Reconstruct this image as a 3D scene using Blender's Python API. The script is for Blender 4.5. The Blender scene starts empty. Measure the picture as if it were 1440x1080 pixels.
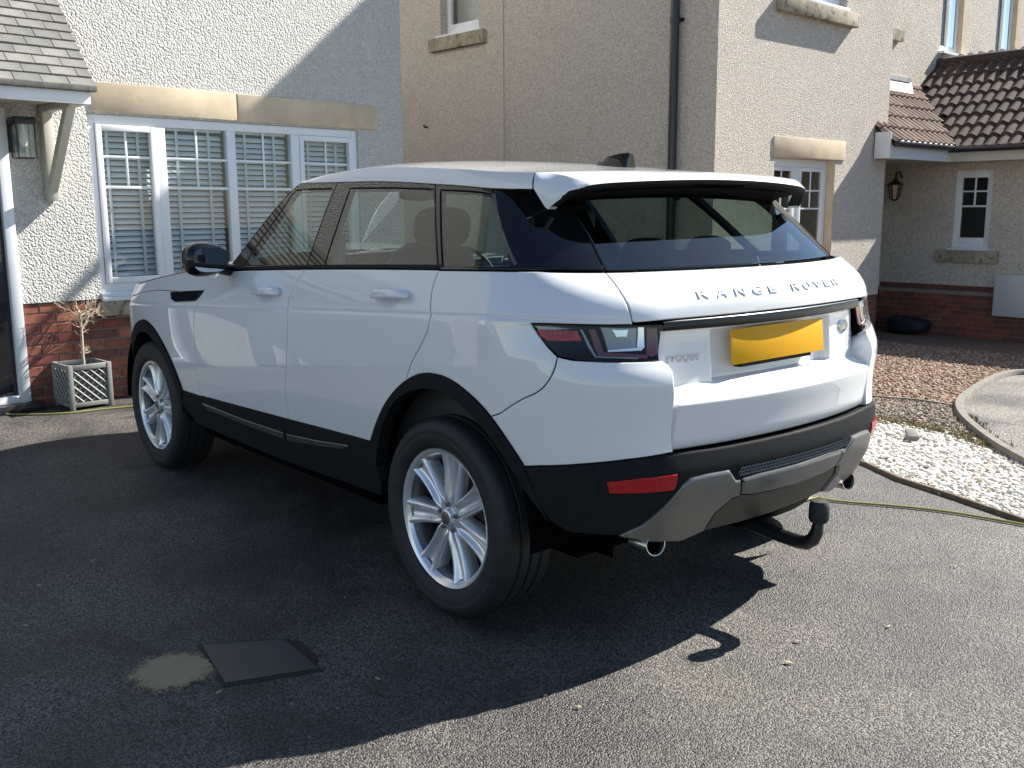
import bpy, bmesh, math, random
import numpy as np
from mathutils import Vector, Matrix, geometry
random.seed(7); np.random.seed(7)
SC = bpy.context.scene; COL = SC.collection

# ------------------------------------------------------------------ camera, sky, sun, exposure
CAM = np.array([-2.6282, 2.8137, 1.3964]); YAW, PIT, ROL, FPX = -0.7003, 0.1762, -0.0055, 1379.7
FW = np.array([math.cos(YAW)*math.cos(PIT), math.sin(YAW)*math.cos(PIT), -math.sin(PIT)])
_r = np.array([math.sin(YAW), -math.cos(YAW), 0.]); _u = np.cross(_r, FW)
RT = _r*math.cos(ROL)+_u*math.sin(ROL); UP = -_r*math.sin(ROL)+_u*math.cos(ROL)
cd = bpy.data.cameras.new('camera'); cam = bpy.data.objects.new('camera', cd); COL.objects.link(cam)
cd.sensor_width = 36; cd.lens = 36*FPX/1440; cd.clip_start = .05; cd.clip_end = 400
cam.matrix_world = Matrix(((RT[0], UP[0], -FW[0], CAM[0]), (RT[1], UP[1], -FW[1], CAM[1]), (RT[2], UP[2], -FW[2], CAM[2]), (0, 0, 0, 1)))
SC.camera = cam
SUN = np.array([-.1346, -.756, .641]); SUN /= np.linalg.norm(SUN)
EL = math.asin(SUN[2])
w = bpy.data.worlds.new('World'); SC.world = w; w.use_nodes = True
nt = w.node_tree; bg = nt.nodes['Background']; sky = nt.nodes.new('ShaderNodeTexSky')
sky.sky_type = 'NISHITA'; sky.sun_disc = False; sky.sun_elevation = EL; sky.sun_rotation = math.atan2(SUN[0], SUN[1])
sky.air_density = 1.; sky.dust_density = .12; sky.ozone_density = 1.6
nt.links.new(sky.outputs[0], bg.inputs[0]); bg.inputs[1].default_value = .067
sl = bpy.data.lights.new('sun', 'SUN'); sl.energy = 5.; sl.angle = math.radians(.5); sl.color = (1, .955, .88)
so = bpy.data.objects.new('sun', sl); COL.objects.link(so)
so.rotation_euler = Vector(SUN).to_track_quat('Z', 'Y').to_euler(); so.location = (-3, -12, 9)
SC.view_settings.view_transform = 'Standard'; SC.view_settings.look = 'None'
SC.view_settings.exposure = 1.22; SC.view_settings.gamma = 1
SC.render.resolution_x = 1024; SC.render.resolution_y = 768

# ------------------------------------------------------------------ pixel -> direction helpers
def ray(px): return FW+RT*(px[0]-720)/FPX+UP*(540-px[1])/FPX
def project(P):
    d = np.asarray(P, float)-CAM; z = d@FW
    return np.stack([720+FPX*(d@RT)/z, 540-FPX*(d@UP)/z], -1)
def hit(px, n, c):
    d = ray(px); return CAM+d*((c-CAM@n)/(d@n))
GS = .046
def gz(y): return -GS*max(0., -2.-y)
def ground(px):
    P = hit(px, np.array([0, 0, 1.]), 0.)
    if P[1] < -2.: P = hit(px, np.array([0, -GS, 1.]), 2*GS)
    return P
def axes(a):
    a = math.radians(a); return np.array([math.cos(a), math.sin(a), 0]), np.array([-math.sin(a), math.cos(a), 0])
def local(P, a):
    X, Y = axes(a); return np.array([P@X, P@Y, P[2]])

# ------------------------------------------------------------------ materials
def nodes(name):
    m = bpy.data.materials.new(name); m.use_nodes = True
    return m, m.node_tree.nodes, m.node_tree.links, m.node_tree.nodes['Principled BSDF']
def mat(name, col, rough=.5, metal=0., coat=0., coat_rough=.03, var=0., vscale=6., bump=None, spec=.5, wear=None, coat_ior=1.5):
    """bump: list of (kind, scale, strength, distance)"""
    m, N, L, b = nodes(name)
    b.inputs['Base Color'].default_value = (*col, 1); b.inputs['Roughness'].default_value = rough
    b.inputs['Metallic'].default_value = metal; b.inputs['Coat Weight'].default_value = coat
    b.inputs['Coat IOR'].default_value = coat_ior
    b.inputs['Coat Roughness'].default_value = coat_rough; b.inputs['Specular IOR Level'].default_value = spec
    tc = N.new('ShaderNodeTexCoord')
    if var:
        t = N.new('ShaderNodeTexNoise'); t.inputs['Scale'].default_value = vscale; t.inputs['Detail'].default_value = 6
        L.new(tc.outputs['Object'], t.inputs['Vector'])
        r = N.new('ShaderNodeValToRGB'); L.new(t.outputs['Fac'], r.inputs[0])
        r.color_ramp.elements[0].position = .3; r.color_ramp.elements[1].position = .7
        r.color_ramp.elements[0].color = (*[c*(1-var) for c in col], 1); r.color_ramp.elements[1].color = (*[min(1, c*(1+var)) for c in col], 1)
        out = r.outputs[0]
        if wear:
            t2 = N.new('ShaderNodeTexNoise'); t2.inputs['Scale'].default_value = wear[1]; t2.inputs['Detail'].default_value = 8
            L.new(tc.outputs['Object'], t2.inputs['Vector'])
            r2 = N.new('ShaderNodeValToRGB'); L.new(t2.outputs['Fac'], r2.inputs[0])
            r2.color_ramp.elements[0].position = wear[2]; r2.color_ramp.elements[1].position = wear[2]+.12
            mx = N.new('ShaderNodeMix'); mx.data_type = 'RGBA'; L.new(r2.outputs[0], mx.inputs[0]); L.new(out, mx.inputs[6])
            mx.inputs[7].default_value = (*wear[0], 1); out = mx.outputs[2]
        L.new(out, b.inputs['Base Color'])
    prev = None
    for kind, sc, st, di in (bump or []):
        if kind == 'noise':
            t = N.new('ShaderNodeTexNoise'); t.inputs['Scale'].default_value = sc; t.inputs['Detail'].default_value = 3; o = t.outputs['Fac']
        else:
            t = N.new('ShaderNodeTexVoronoi'); t.inputs['Scale'].default_value = sc; t.feature = 'SMOOTH_F1' if kind == 'svor' else 'F1'; o = t.outputs['Distance']
        L.new(tc.outputs['Object'], t.inputs['Vector'])
        bp = N.new('ShaderNodeBump'); bp.inputs['Strength'].default_value = st; bp.inputs['Distance'].default_value = di; bp.invert = kind != 'noise'
        L.new(o, bp.inputs['Height'])
        if prev: L.new(prev, bp.inputs['Normal'])
        prev = bp.outputs[0]
    if prev: L.new(prev, b.inputs['Normal'])
    return m
def glassmat(name, tint, rough=0., ior=1.5, refl=(1, 1, 1)):
    m, N, L, b = nodes(name); N.remove(b)
    # thin pane: Schlick reflectance that is the same from either side
    ge = N.new('ShaderNodeNewGeometry'); dt = N.new('ShaderNodeVectorMath'); dt.operation = 'DOT_PRODUCT'; L.new(ge.outputs['Normal'], dt.inputs[0]); L.new(ge.outputs['Incoming'], dt.inputs[1])
    ab = N.new('ShaderNodeMath'); ab.operation = 'ABSOLUTE'; L.new(dt.outputs['Value'], ab.inputs[0])
    om = N.new('ShaderNodeMath'); om.operation = 'SUBTRACT'; om.inputs[0].default_value = 1.; L.new(ab.outputs[0], om.inputs[1])
    pw = N.new('ShaderNodeMath'); pw.operation = 'POWER'; L.new(om.outputs[0], pw.inputs[0]); pw.inputs[1].default_value = 5.
    f0 = 1.8*((ior-1)/(ior+1))**2
    fr = N.new('ShaderNodeMath'); fr.operation = 'MULTIPLY_ADD'; fr.use_clamp = True; L.new(pw.outputs[0], fr.inputs[0]); fr.inputs[1].default_value = 1-f0; fr.inputs[2].default_value = f0
    tr = N.new('ShaderNodeBsdfTransparent'); tr.inputs[0].default_value = (*tint, 1)
    gl = N.new('ShaderNodeBsdfGlossy'); gl.inputs['Roughness'].default_value = rough; gl.inputs[0].default_value = (*refl, 1)
    mx = N.new('ShaderNodeMixShader'); L.new(fr.outputs[0], mx.inputs[0]); L.new(tr.outputs[0], mx.inputs[1]); L.new(gl.outputs[0], mx.inputs[2])
    L.new(mx.outputs[0], N['Material Output'].inputs[0]); return m
def roughcast(name, col, col2, scale, strength, dist, stain_or_lit=(.35, .33, .3), stain_at=.72):
    m, N, L, b = nodes(name); b.inputs['Roughness'].default_value = .9; b.inputs['Specular IOR Level'].default_value = .15
    tc = N.new('ShaderNodeTexCoord')
    v = N.new('ShaderNodeTexVoronoi'); v.inputs['Scale'].default_value = scale; L.new(tc.outputs['Object'], v.inputs['Vector'])
    n = N.new('ShaderNodeTexNoise'); n.inputs['Scale'].default_value = scale*.9; n.inputs['Detail'].default_value = 4; n.inputs['Roughness'].default_value = .65
    L.new(tc.outputs['Object'], n.inputs['Vector'])
    # each stone its own tint
    r = N.new('ShaderNodeValToRGB'); sp = N.new('ShaderNodeSeparateColor'); L.new(v.outputs['Color'], sp.inputs[0]); L.new(sp.outputs[0], r.inputs[0])
    r.color_ramp.elements[0].color = (*col2, 1); r.color_ramp.elements[1].color = (*col, 1); r.color_ramp.elements[1].position = .75
    big = N.new('ShaderNodeTexNoise'); big.inputs['Scale'].default_value = .9; big.inputs['Detail'].default_value = 7; big.inputs['Roughness'].default_value = .6
    L.new(tc.outputs['Object'], big.inputs['Vector'])
    rb = N.new('ShaderNodeValToRGB'); L.new(big.outputs['Fac'], rb.inputs[0]); rb.color_ramp.elements[0].position = .55; rb.color_ramp.elements[1].position = stain_at
    rb.color_ramp.elements[0].color = (0, 0, 0, 1); rb.color_ramp.elements[1].color = (.3, .3, .3, 1)
    mx = N.new('ShaderNodeMix'); mx.data_type = 'RGBA'; L.new(rb.outputs[0], mx.inputs[0]); L.new(r.outputs[0], mx.inputs[6]); mx.inputs[7].default_value = (*stain_or_lit, 1)
    L.new(mx.outputs[2], b.inputs['Base Color'])
    ad = N.new('ShaderNodeMath'); ad.operation = 'SUBTRACT'; L.new(n.outputs['Fac'], ad.inputs[0]); L.new(v.outputs['Distance'], ad.inputs[1])
    bp = N.new('ShaderNodeBump'); bp.inputs['Strength'].default_value = strength; bp.inputs['Distance'].default_value = dist
    L.new(ad.outputs[0], bp.inputs['Height']); L.new(bp.outputs[0], b.inputs['Normal'])
    return m

M = {}
M['paint'] = mat('white_paint', (.79, .80, .81), .45, coat=1., coat_rough=.012, coat_ior=1.62, bump=[('noise', 420, .015, .001)])
M['black_gloss'] = mat('black_gloss', (.005, .005, .006), .5, coat=1., coat_rough=.012, spec=0.)
M['black_plastic'] = mat('black_plastic', (.016, .0165, .018), .6, spec=.08, var=.15, vscale=30, bump=[('noise', 900, .12, .0006)])
M['dark'] = mat('dark_void', (.004, .004, .0045), 1., spec=0.)
M['rubber'] = mat('tyre_rubber', (.017, .017, .018), .62, var=.25, vscale=22, bump=[('noise', 160, .15, .001)])
M['alloy'] = mat('silver_alloy', (.82, .83, .85), .24, metal=.6, coat=.8)
M['alloy_dark'] = mat('barrel_grey', (.17, .17, .18), .38, metal=.6)
M['silver_plastic'] = mat('silver_skid', (.20, .20, .20), .36, metal=.7, coat=.15, coat_rough=.2, bump=[('noise', 700, .05, .0005)])
M['bronze_plastic'] = mat('grey_skid', (.07, .067, .06), .5, metal=.4)
M['chrome'] = mat('chrome', (.75, .76, .78), .09, metal=1.)
M['steel'] = mat('exhaust_steel', (.5, .48, .44), .22, metal=1.)
M['disc'] = mat('brake_disc', (.2, .13, .09), .45, metal=.6)
M['tint'] = glassmat('car_glass', (.56, .66, .62), 0., 1.52)
M['privacy'] = glassmat('rear_glass', (.36, .44, .42), 0., 1.65)
M['lens'] = glassmat('clear_lens', (.95, .95, .95), 0., 1.3)
M['red_lens'] = mat('red_lens', (.42, .006, .010), .3, coat=.5, spec=.2, bump=[('vor', 90, .5, .004)])
M['dark_red'] = mat('dark_red_lens', (.11, .006, .010), .25, coat=.4)
M['bright_red'] = mat('lamp_red', (.62, .035, .05), .25, metal=.3, bump=[('vor', 140, .8, .004)])
M['lamp_grey'] = mat('lamp_grey', (.22, .235, .24), .25, metal=.6, coat=1.)
M['plate'] = mat('yellow_plate', (.74, .37, .004), .5, spec=.2)
M['seat'] = mat('seat_leather', (.045, .043, .042), .55, bump=[('noise', 120, .2, .002)])
M['trim_light'] = mat('headlining', (.42, .40, .37), .9)
M['interior'] = mat('interior_plastic', (.03, .03, .03), .6)
M['mirror'] = mat('mirror_glass', (.75, .8, .8), .02, metal=1.)
M['towbar'] = mat('towbar_black', (.012, .012, .014), .3, coat=.5)
M['letter'] = mat('letter_silver', (.70, .71, .72), .22, metal=.55, coat=1.)
M['bar'] = mat('bar_black', (.004, .004, .005), .3, coat=.25, spec=.2)
M['oval'] = mat('green_badge', (.02, .06, .04), .3, coat=1.)

# ------------------------------------------------------------------ mesh helpers
def link(name, me, m=None, parent=None, loc=None, rotz=None):
    o = bpy.data.objects.new(name, me); COL.objects.link(o)
    if m is not None and me is not None and not me.materials: me.materials.append(m)
    if parent: o.parent = parent
    if loc is not None: o.location = loc
    if rotz is not None: o.rotation_euler = (0, 0, rotz)
    return o
def tag(o, label=None, cat=None, group=None, kind=None):
    if label: o['label'] = label
    if cat: o['category'] = cat
    if group: o['group'] = group
    if kind: o['kind'] = kind
    return o
def thing(name, label, cat, loc=(0, 0, 0), rotz=0, group=None):
    o = bpy.data.objects.new(name, None); COL.objects.link(o); o.location = loc; o.rotation_euler = (0, 0, rotz); o.empty_display_size = .1
    return tag(o, label, cat, group)
def pydata(name, V, F, smooth=False, angle=None):
    me = bpy.data.meshes.new(name); me.from_pydata([tuple(map(float, v)) for v in V], [], [tuple(map(int, f)) for f in F]); me.update()
    if smooth:
        me.polygons.foreach_set('use_smooth', [True]*len(me.polygons))
        if angle: me.set_sharp_from_angle(angle=math.radians(angle))
    return me
class MB:
    def __init__(s): s.v = []; s.f = []
    def add(s, V, F):
        k = len(s.v); s.v += [tuple(map(float, v)) for v in V]; s.f += [tuple(int(i)+k for i in f) for f in F]; return s
    def box(s, x0, x1, y0, y1, z0, z1):
        V = [(x, y, z) for x in (x0, x1) for y in (y0, y1) for z in (z0, z1)]
        return s.add(V, [(0, 1, 3, 2), (4, 6, 7, 5), (0, 4, 5, 1), (2, 3, 7, 6), (0, 2, 6, 4), (1, 5, 7, 3)])
    def tube(s, pts, r, n=10, caps=True):
        pts = [np.array(p, float) for p in pts]; rs = r if hasattr(r, '__len__') else [r]*len(pts); V = []; F = []
        prevx = None
        for i, p in enumerate(pts):
            t = pts[min(i+1, len(pts)-1)]-pts[max(i-1, 0)]; t = t/(np.linalg.norm(t)+1e-9)
            if prevx is None:
                a = np.array([0, 0, 1.]) if abs(t[2]) < .9 else np.array([1., 0, 0]); x = np.cross(a, t)
            else: x = prevx-t*(prevx@t)
            x = x/(np.linalg.norm(x)+1e-9); prevx = x; y = np.cross(t, x)
            for k in range(n):
                a = 2*math.pi*k/n; V.append(p+rs[i]*(x*math.cos(a)+y*math.sin(a)))
        for i in range(len(pts)-1):
            for k in range(n): F.append((i*n+k, i*n+(k+1) % n, (i+1)*n+(k+1) % n, (i+1)*n+k))
        if caps: F.append(tuple(range(n))[::-1]); F.append(tuple((len(pts)-1)*n+k for k in range(n)))
        return s.add(V, F)
    def lathe(s, prof, n=48, axis='y', c=(0, 0, 0), closed=False):
        """prof: (radius, offset along axis)"""
        V = []; F = []; m = len(prof)
        for k in range(n):
            a = 2*math.pi*k/n
            for r, h in prof:
                q = (r*math.cos(a), h, r*math.sin(a)) if axis == 'y' else (r*math.cos(a), r*math.sin(a), h)
                V.append((q[0]+c[0], q[1]+c[1], q[2]+c[2]))
        for k in range(n):
            for j in range(m if closed else m-1):
                j2 = (j+1) % m; F.append((k*m+j, ((k+1) % n)*m+j, ((k+1) % n)*m+j2, k*m+j2))
        return s.add(V, F)
    def mesh(s, name, smooth=False, angle=40, bevel=0., seg=2):
        me = pydata(name, s.v, s.f)
        bm = bmesh.new(); bm.from_mesh(me)
        bmesh.ops.recalc_face_normals(bm, faces=bm.faces)
        if bevel:
            ed = [e for e in bm.edges if len(e.link_faces) == 2 and e.calc_face_angle(0) > math.radians(30)]
            bmesh.ops.bevel(bm, geom=ed, offset=bevel, segments=seg, affect='EDGES', profile=.5)
        bm.to_mesh(me); bm.free()
        if smooth or bevel:
            me.polygons.foreach_set('use_smooth', [True]*len(me.polygons)); me.set_sharp_from_angle(angle=math.radians(angle))
        return me
    def build(s, name, m, parent=None, **k):
        return link(name, s.mesh(name, **k), m, parent)
def mirror_mesh(me, name=None):
    n = me.copy(); V = np.zeros(len(n.vertices)*3); n.vertices.foreach_get('co', V); V = V.reshape(-1, 3); V[:, 1] *= -1
    n.vertices.foreach_set('co', V.ravel()); n.flip_normals(); n.update(); return n
def box_obj(name, m, parent, x0, x1, y0, y1, z0, z1, bevel=0.):
    return MB().box(min(x0, x1), max(x0, x1), min(y0, y1), max(y0, y1), min(z0, z1), max(z0, z1)).build(name, m, parent, bevel=bevel)
def spline(xs, ys):
    """natural cubic spline, linear outside"""
    xs = np.array(xs, float); ys = np.array(ys, float); n = len(xs); h = np.diff(xs); A = np.eye(n); b = np.zeros(n)
    for i in range(1, n-1):
        A[i, i-1] = h[i-1]; A[i, i] = 2*(h[i-1]+h[i]); A[i, i+1] = h[i]; b[i] = 6*((ys[i+1]-ys[i])/h[i]-(ys[i]-ys[i-1])/h[i-1])
    m = np.linalg.solve(A, b)
    s0 = (ys[1]-ys[0])/h[0]-h[0]*m[1]/6; s1 = (ys[-1]-ys[-2])/h[-1]+h[-1]*m[-2]/6
    def f(x):
        x = np.asarray(x, float); xc = np.clip(x, xs[0], xs[-1]); i = np.clip(np.searchsorted(xs, xc)-1, 0, n-2); H = h[i]
        a = (xs[i+1]-xc)/H; c = (xc-xs[i])/H
        y = a*ys[i]+c*ys[i+1]+((a**3-a)*m[i]+(c**3-c)*m[i+1])*H*H/6
        return y+np.where(x < xs[0], (x-xs[0])*s0, 0)+np.where(x > xs[-1], (x-xs[-1])*s1, 0)
    return f
def pwl(xs, ys): return lambda x: np.interp(x, xs, ys)

# ------------------------------------------------------------------ car body surfaces (metres, rear axle at x=0, nose +x, left side +y)
def zw(u): return 1.049-.056*np.clip(u, -.45, 3.0)                   # waist crease
def zbelt(x): return 1.201-.034*np.clip(x, -.7, 2.2)-.007*np.clip(x, -.7, 2.2)**2
f_low = spline([.18, .30, .40, .50, .58, .68, .80, .92, 1.08], [.850, .888, .908, .9215, .931, .9405, .9455, .9455, .9415])
def taper(x): return -.085*np.maximum(0, x-2.25)**2-.10*np.maximum(0, -.02-x)**2+.006*np.exp(-((x-.0)/.45)**2)+.006*np.exp(-((x-2.66)/.45)**2)
def ys(x, z):
    w = z-zw(x); s = .5*(w+np.sqrt(w*w+.006**2))
    return f_low(np.minimum(z, zw(x)+.04))-.34*s-.55*s*s-.0055*np.exp(-((w-.007)/.0075)**2)+taper(x)
B_z = [.30, .36, .42, .48, .54, .60, .64, .68, .81, .905, .945, 1.0, 1.06, 1.11, 1.16, 1.21]
fBx = spline(B_z, [-.59, -.63, -.665, -.70, -.722, -.728, -.718, -.709, -.713, -.707, -.682, -.664, -.657, -.643, -.585, -.478])
fBy = spline(B_z, [.49, .50, .505, .51, .52, .53, .54, .548, .552, .557, .558, .55, .545, .553, .585, .626])
fBk = spline(B_z, [.15, .16, .18, .2, .2, .2, .2, .2, .2, .2, .2, .17, .15, .17, .21, .25])
fxa = pwl([0, .95, 1.08, 1.25], [-.30, -.30, -.26, -.16])
fNx = spline([.2, .4, .6, .8, .92, 1.02, 1.1], [3.40, 3.47, 3.50, 3.49, 3.44, 3.36, 3.24])   # nose
LC, LF, XF = .52, .62, 2.92
def hermite(A, TA, B, TB, t):
    h00 = 2*t**3-3*t**2+1; h10 = t**3-2*t**2+t; h01 = -2*t**3+3*t**2; h11 = t**3-t**2
    return [h00*a+h10*ta+h01*b+h11*tb for a, ta, b, tb in zip(A, TA, B, TB)]
def surf_low(u, w):
    u = np.asarray(u, float); w = np.asarray(w, float); z = w+zw(u)
    xa = fxa(z); x = u.copy(); y = ys(np.clip(u, -.32, XF), z)
    t = np.clip((xa-u)/LC, 0, 1); ya = ys(xa, z); e = 1e-3; sl_ = (ys(xa+e, z)-ys(xa-e, z))/(2*e)
    bx, by, bk = fBx(z), fBy(z), fBk(z); g = 2*bk*by; nn = np.sqrt(1+g*g); T = .60
    cx, cy = hermite((xa, ya), (-T+0*z, -T*sl_), (bx, by), (-T*g/nn, -T/nn), t)
    x = np.where(u < xa, cx, x); y = np.where(u < xa, cy, y)
    yr = by-(xa-LC-u); rr = u < xa-LC
    x = np.where(rr, bx+bk*(yr*yr-by*by), x); y = np.where(rr, yr, y)
    # nose
    t = np.clip((u-XF)/LF, 0, 1); ya = ys(XF+0*z, z); sl_ = (ys(XF+e, z)-ys(XF-e, z))/(2*e); nx = fNx(z)
    cx, cy = hermite((XF+0*z, ya), (.75+0*z, .75*sl_), (nx-.05, .45+0*z), (.2+0*z, -.72+0*z), t)
    x = np.where(u > XF, cx, x); y = np.where(u > XF, cy, y)
    yr = .45-(u-XF-LF); rr = u > XF+LF
    x = np.where(rr, nx-.05*(yr/.45)**2, x); y = np.where(rr, yr, y)
    return np.stack([x, y, z], -1)
U_REAR = lambda z: float(fxa(z)-LC-fBy(z))       # u on the centre line at the back
# greenhouse
def yup(x, z):
    d = z-zbelt(x); return ys(x, zbelt(x))-.004-.56*d-.16*d*d
fQx = spline([1.15, 1.207, 1.30, 1.396, 1.50, 1.58], [-.55, -.479, -.375, -.262, -.14, -.05])
fQy = spline([1.15, 1.207, 1.30, 1.396, 1.50, 1.58], [.64, .626, .60, .570, .53, .50])
fQa = pwl([1.15, 1.2, 1.5], [-.14, -.13, .02])
fAx = spline([1.05, 1.13, 1.224, 1.369, 1.489, 1.56], [1.80, 1.735, 1.665, 1.575, 1.47, 1.38])  # A pillar
fSx = spline([1.05, 1.12, 1.30, 1.45, 1.60], [2.22, 2.10, 1.86, 1.66, 1.42])                     # screen centre
LQ = .42
def surf_up(u, z):
    u = np.asarray(u, float); z = np.asarray(z, float); xa = fQa(z); ax = fAx(z); e = 1e-3
    x = u.copy(); y = yup(np.clip(u, -.2, 1.9), z)
    t = np.clip((xa-u)/LQ, 0, 1); ya = yup(xa, z); sl_ = (yup(xa+e, z)-yup(xa-e, z))/(2*e)
    bx, by = fQx(z), fQy(z); bk = .25; g = 2*bk*by; nn = np.sqrt(1+g*g); T = .44
    cx, cy = hermite((xa, ya), (-T+0*z, -T*sl_), (bx, by), (-T*g/nn, -T/nn), t)
    x = np.where(u < xa, cx, x); y = np.where(u < xa, cy, y)
    yr = by-(xa-LQ-u); rr = u < xa-LQ
    x = np.where(rr, bx+bk*(yr*yr-by*by), x); y = np.where(rr, yr, y)
    ya = yup(ax, z); t = np.clip((u-ax)/.22, 0, 1); yb = ya-.12; xb = fSx(z)-.5*yb*yb
    cx, cy = hermite((ax, ya), (.10+0*z, -.02+0*z), (xb, yb), (.16*yb, -.2+0*z), t)
    x = np.where(u > ax, cx, x); y = np.where(u > ax, cy, y)
    yr = yb-(u-ax-.22); rr = u > ax+.22
    x = np.where(rr, fSx(z)-.5*yr*yr, x); y = np.where(rr, yr, y)
    return np.stack([x, y, z], -1)
def solve(surf, px, g):
    q = np.array(g, float)
    for i in range(60):
        r0 = project(surf(q[0], q[1]))-px; h = 1e-4
        J = np.stack([(project(surf(q[0]+h, q[1]))-px-r0)/h, (project(surf(q[0], q[1]+h))-px-r0)/h], 1)
        s = np.linalg.lstsq(J, r0, rcond=None)[0]; m = np.abs(s).max()
        q -= s*min(1, .12/(m+1e-12))
        if m < 1e-5: break
    return q
def onlow(pts):
    out = []
    for p in pts:
        if len(p) == 3: out.append((p[0], p[1]-float(zw(p[0])))); continue       # (u, z, None): given directly
        P = hit(p, np.array([0, 1., 0]), .93); g = (max(-.95, P[0]), min(max(P[2], .3), 1.15)-float(zw(P[0])))
        out.append(tuple(solve(surf_low, np.array(p, float), g)))
    return out
def onup(pts):
    out = []
    for p in pts:
        if len(p) == 3: out.append((p[0], p[1])); continue
        P = hit(p, np.array([0, 1., 0]), .76); out.append(tuple(solve(surf_up, np.array(p, float), (min(max(-.55, P[0]), 1.7), min(max(P[2], 1.15), 1.5)))))
    return out
def uz(u, z): return (u, z, None)
def arc(pts, step):
    """densify a closed polygon"""
    out = []
    for a, b in zip(pts, pts[1:]+pts[:1]):
        a = np.array(a); b = np.array(b); n = max(1, int(np.ceil(np.linalg.norm(b-a)/step)))
        out += [a+(b-a)*i/n for i in range(n)]
    return np.array(out)
def smooth_open(pts, it=2):
    """Chaikin corner cutting on an open list, ends kept"""
    pts = [np.array(p, float) for p in pts]
    for _ in range(it):
        q = [pts[0]]
        for a, b in zip(pts[:-1], pts[1:]): q += [a*.75+b*.25, a*.25+b*.75]
        pts = q+[pts[-1]]
    return [tuple(p) for p in pts]
def area(p): x, y = p[:, 0], p[:, 1]; return .5*np.sum(x*np.roll(y, -1)-np.roll(x, -1)*y)
def inset(p, d):
    """offset a dense ccw polygon inwards"""
    t = np.roll(p, -1, 0)-np.roll(p, 1, 0); t /= np.linalg.norm(t, axis=1)[:, None]+1e-12
    return p+np.stack([-t[:, 1], t[:, 0]], 1)*d, np.stack([t[:, 1], -t[:, 0]], 1)
def inside(p, q):
    x, y = q[:, 0], q[:, 1]; c = np.zeros(len(q), bool)
    a = p; b = np.roll(p, -1, 0)
    for (x0, y0), (x1, y1) in zip(a, b):
        if y0 == y1: continue
        c ^= ((y0 > y) != (y1 > y)) & (x < (x1-x0)*(y-y0)/(y1-y0)+x0)
    return c
def frame_at(surf, q):
    e = 6e-4; u, v = q[:, 0], q[:, 1]
    P = surf(u, v); du = (surf(u+e, v)-surf(u-e, v))/(2*e); dv = (surf(u, v+e)-surf(u, v-e))/(2*e)
    n = np.cross(dv, du); n /= np.linalg.norm(n, axis=1)[:, None]+1e-12
    return P, n, du, dv
ROWS = sorted(set([round(x, 4) for x in np.arange(-.8, .3, .024)]+[-.014, -.007, -.003, 0, .003, .006, .009, .013, .02]))
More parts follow.
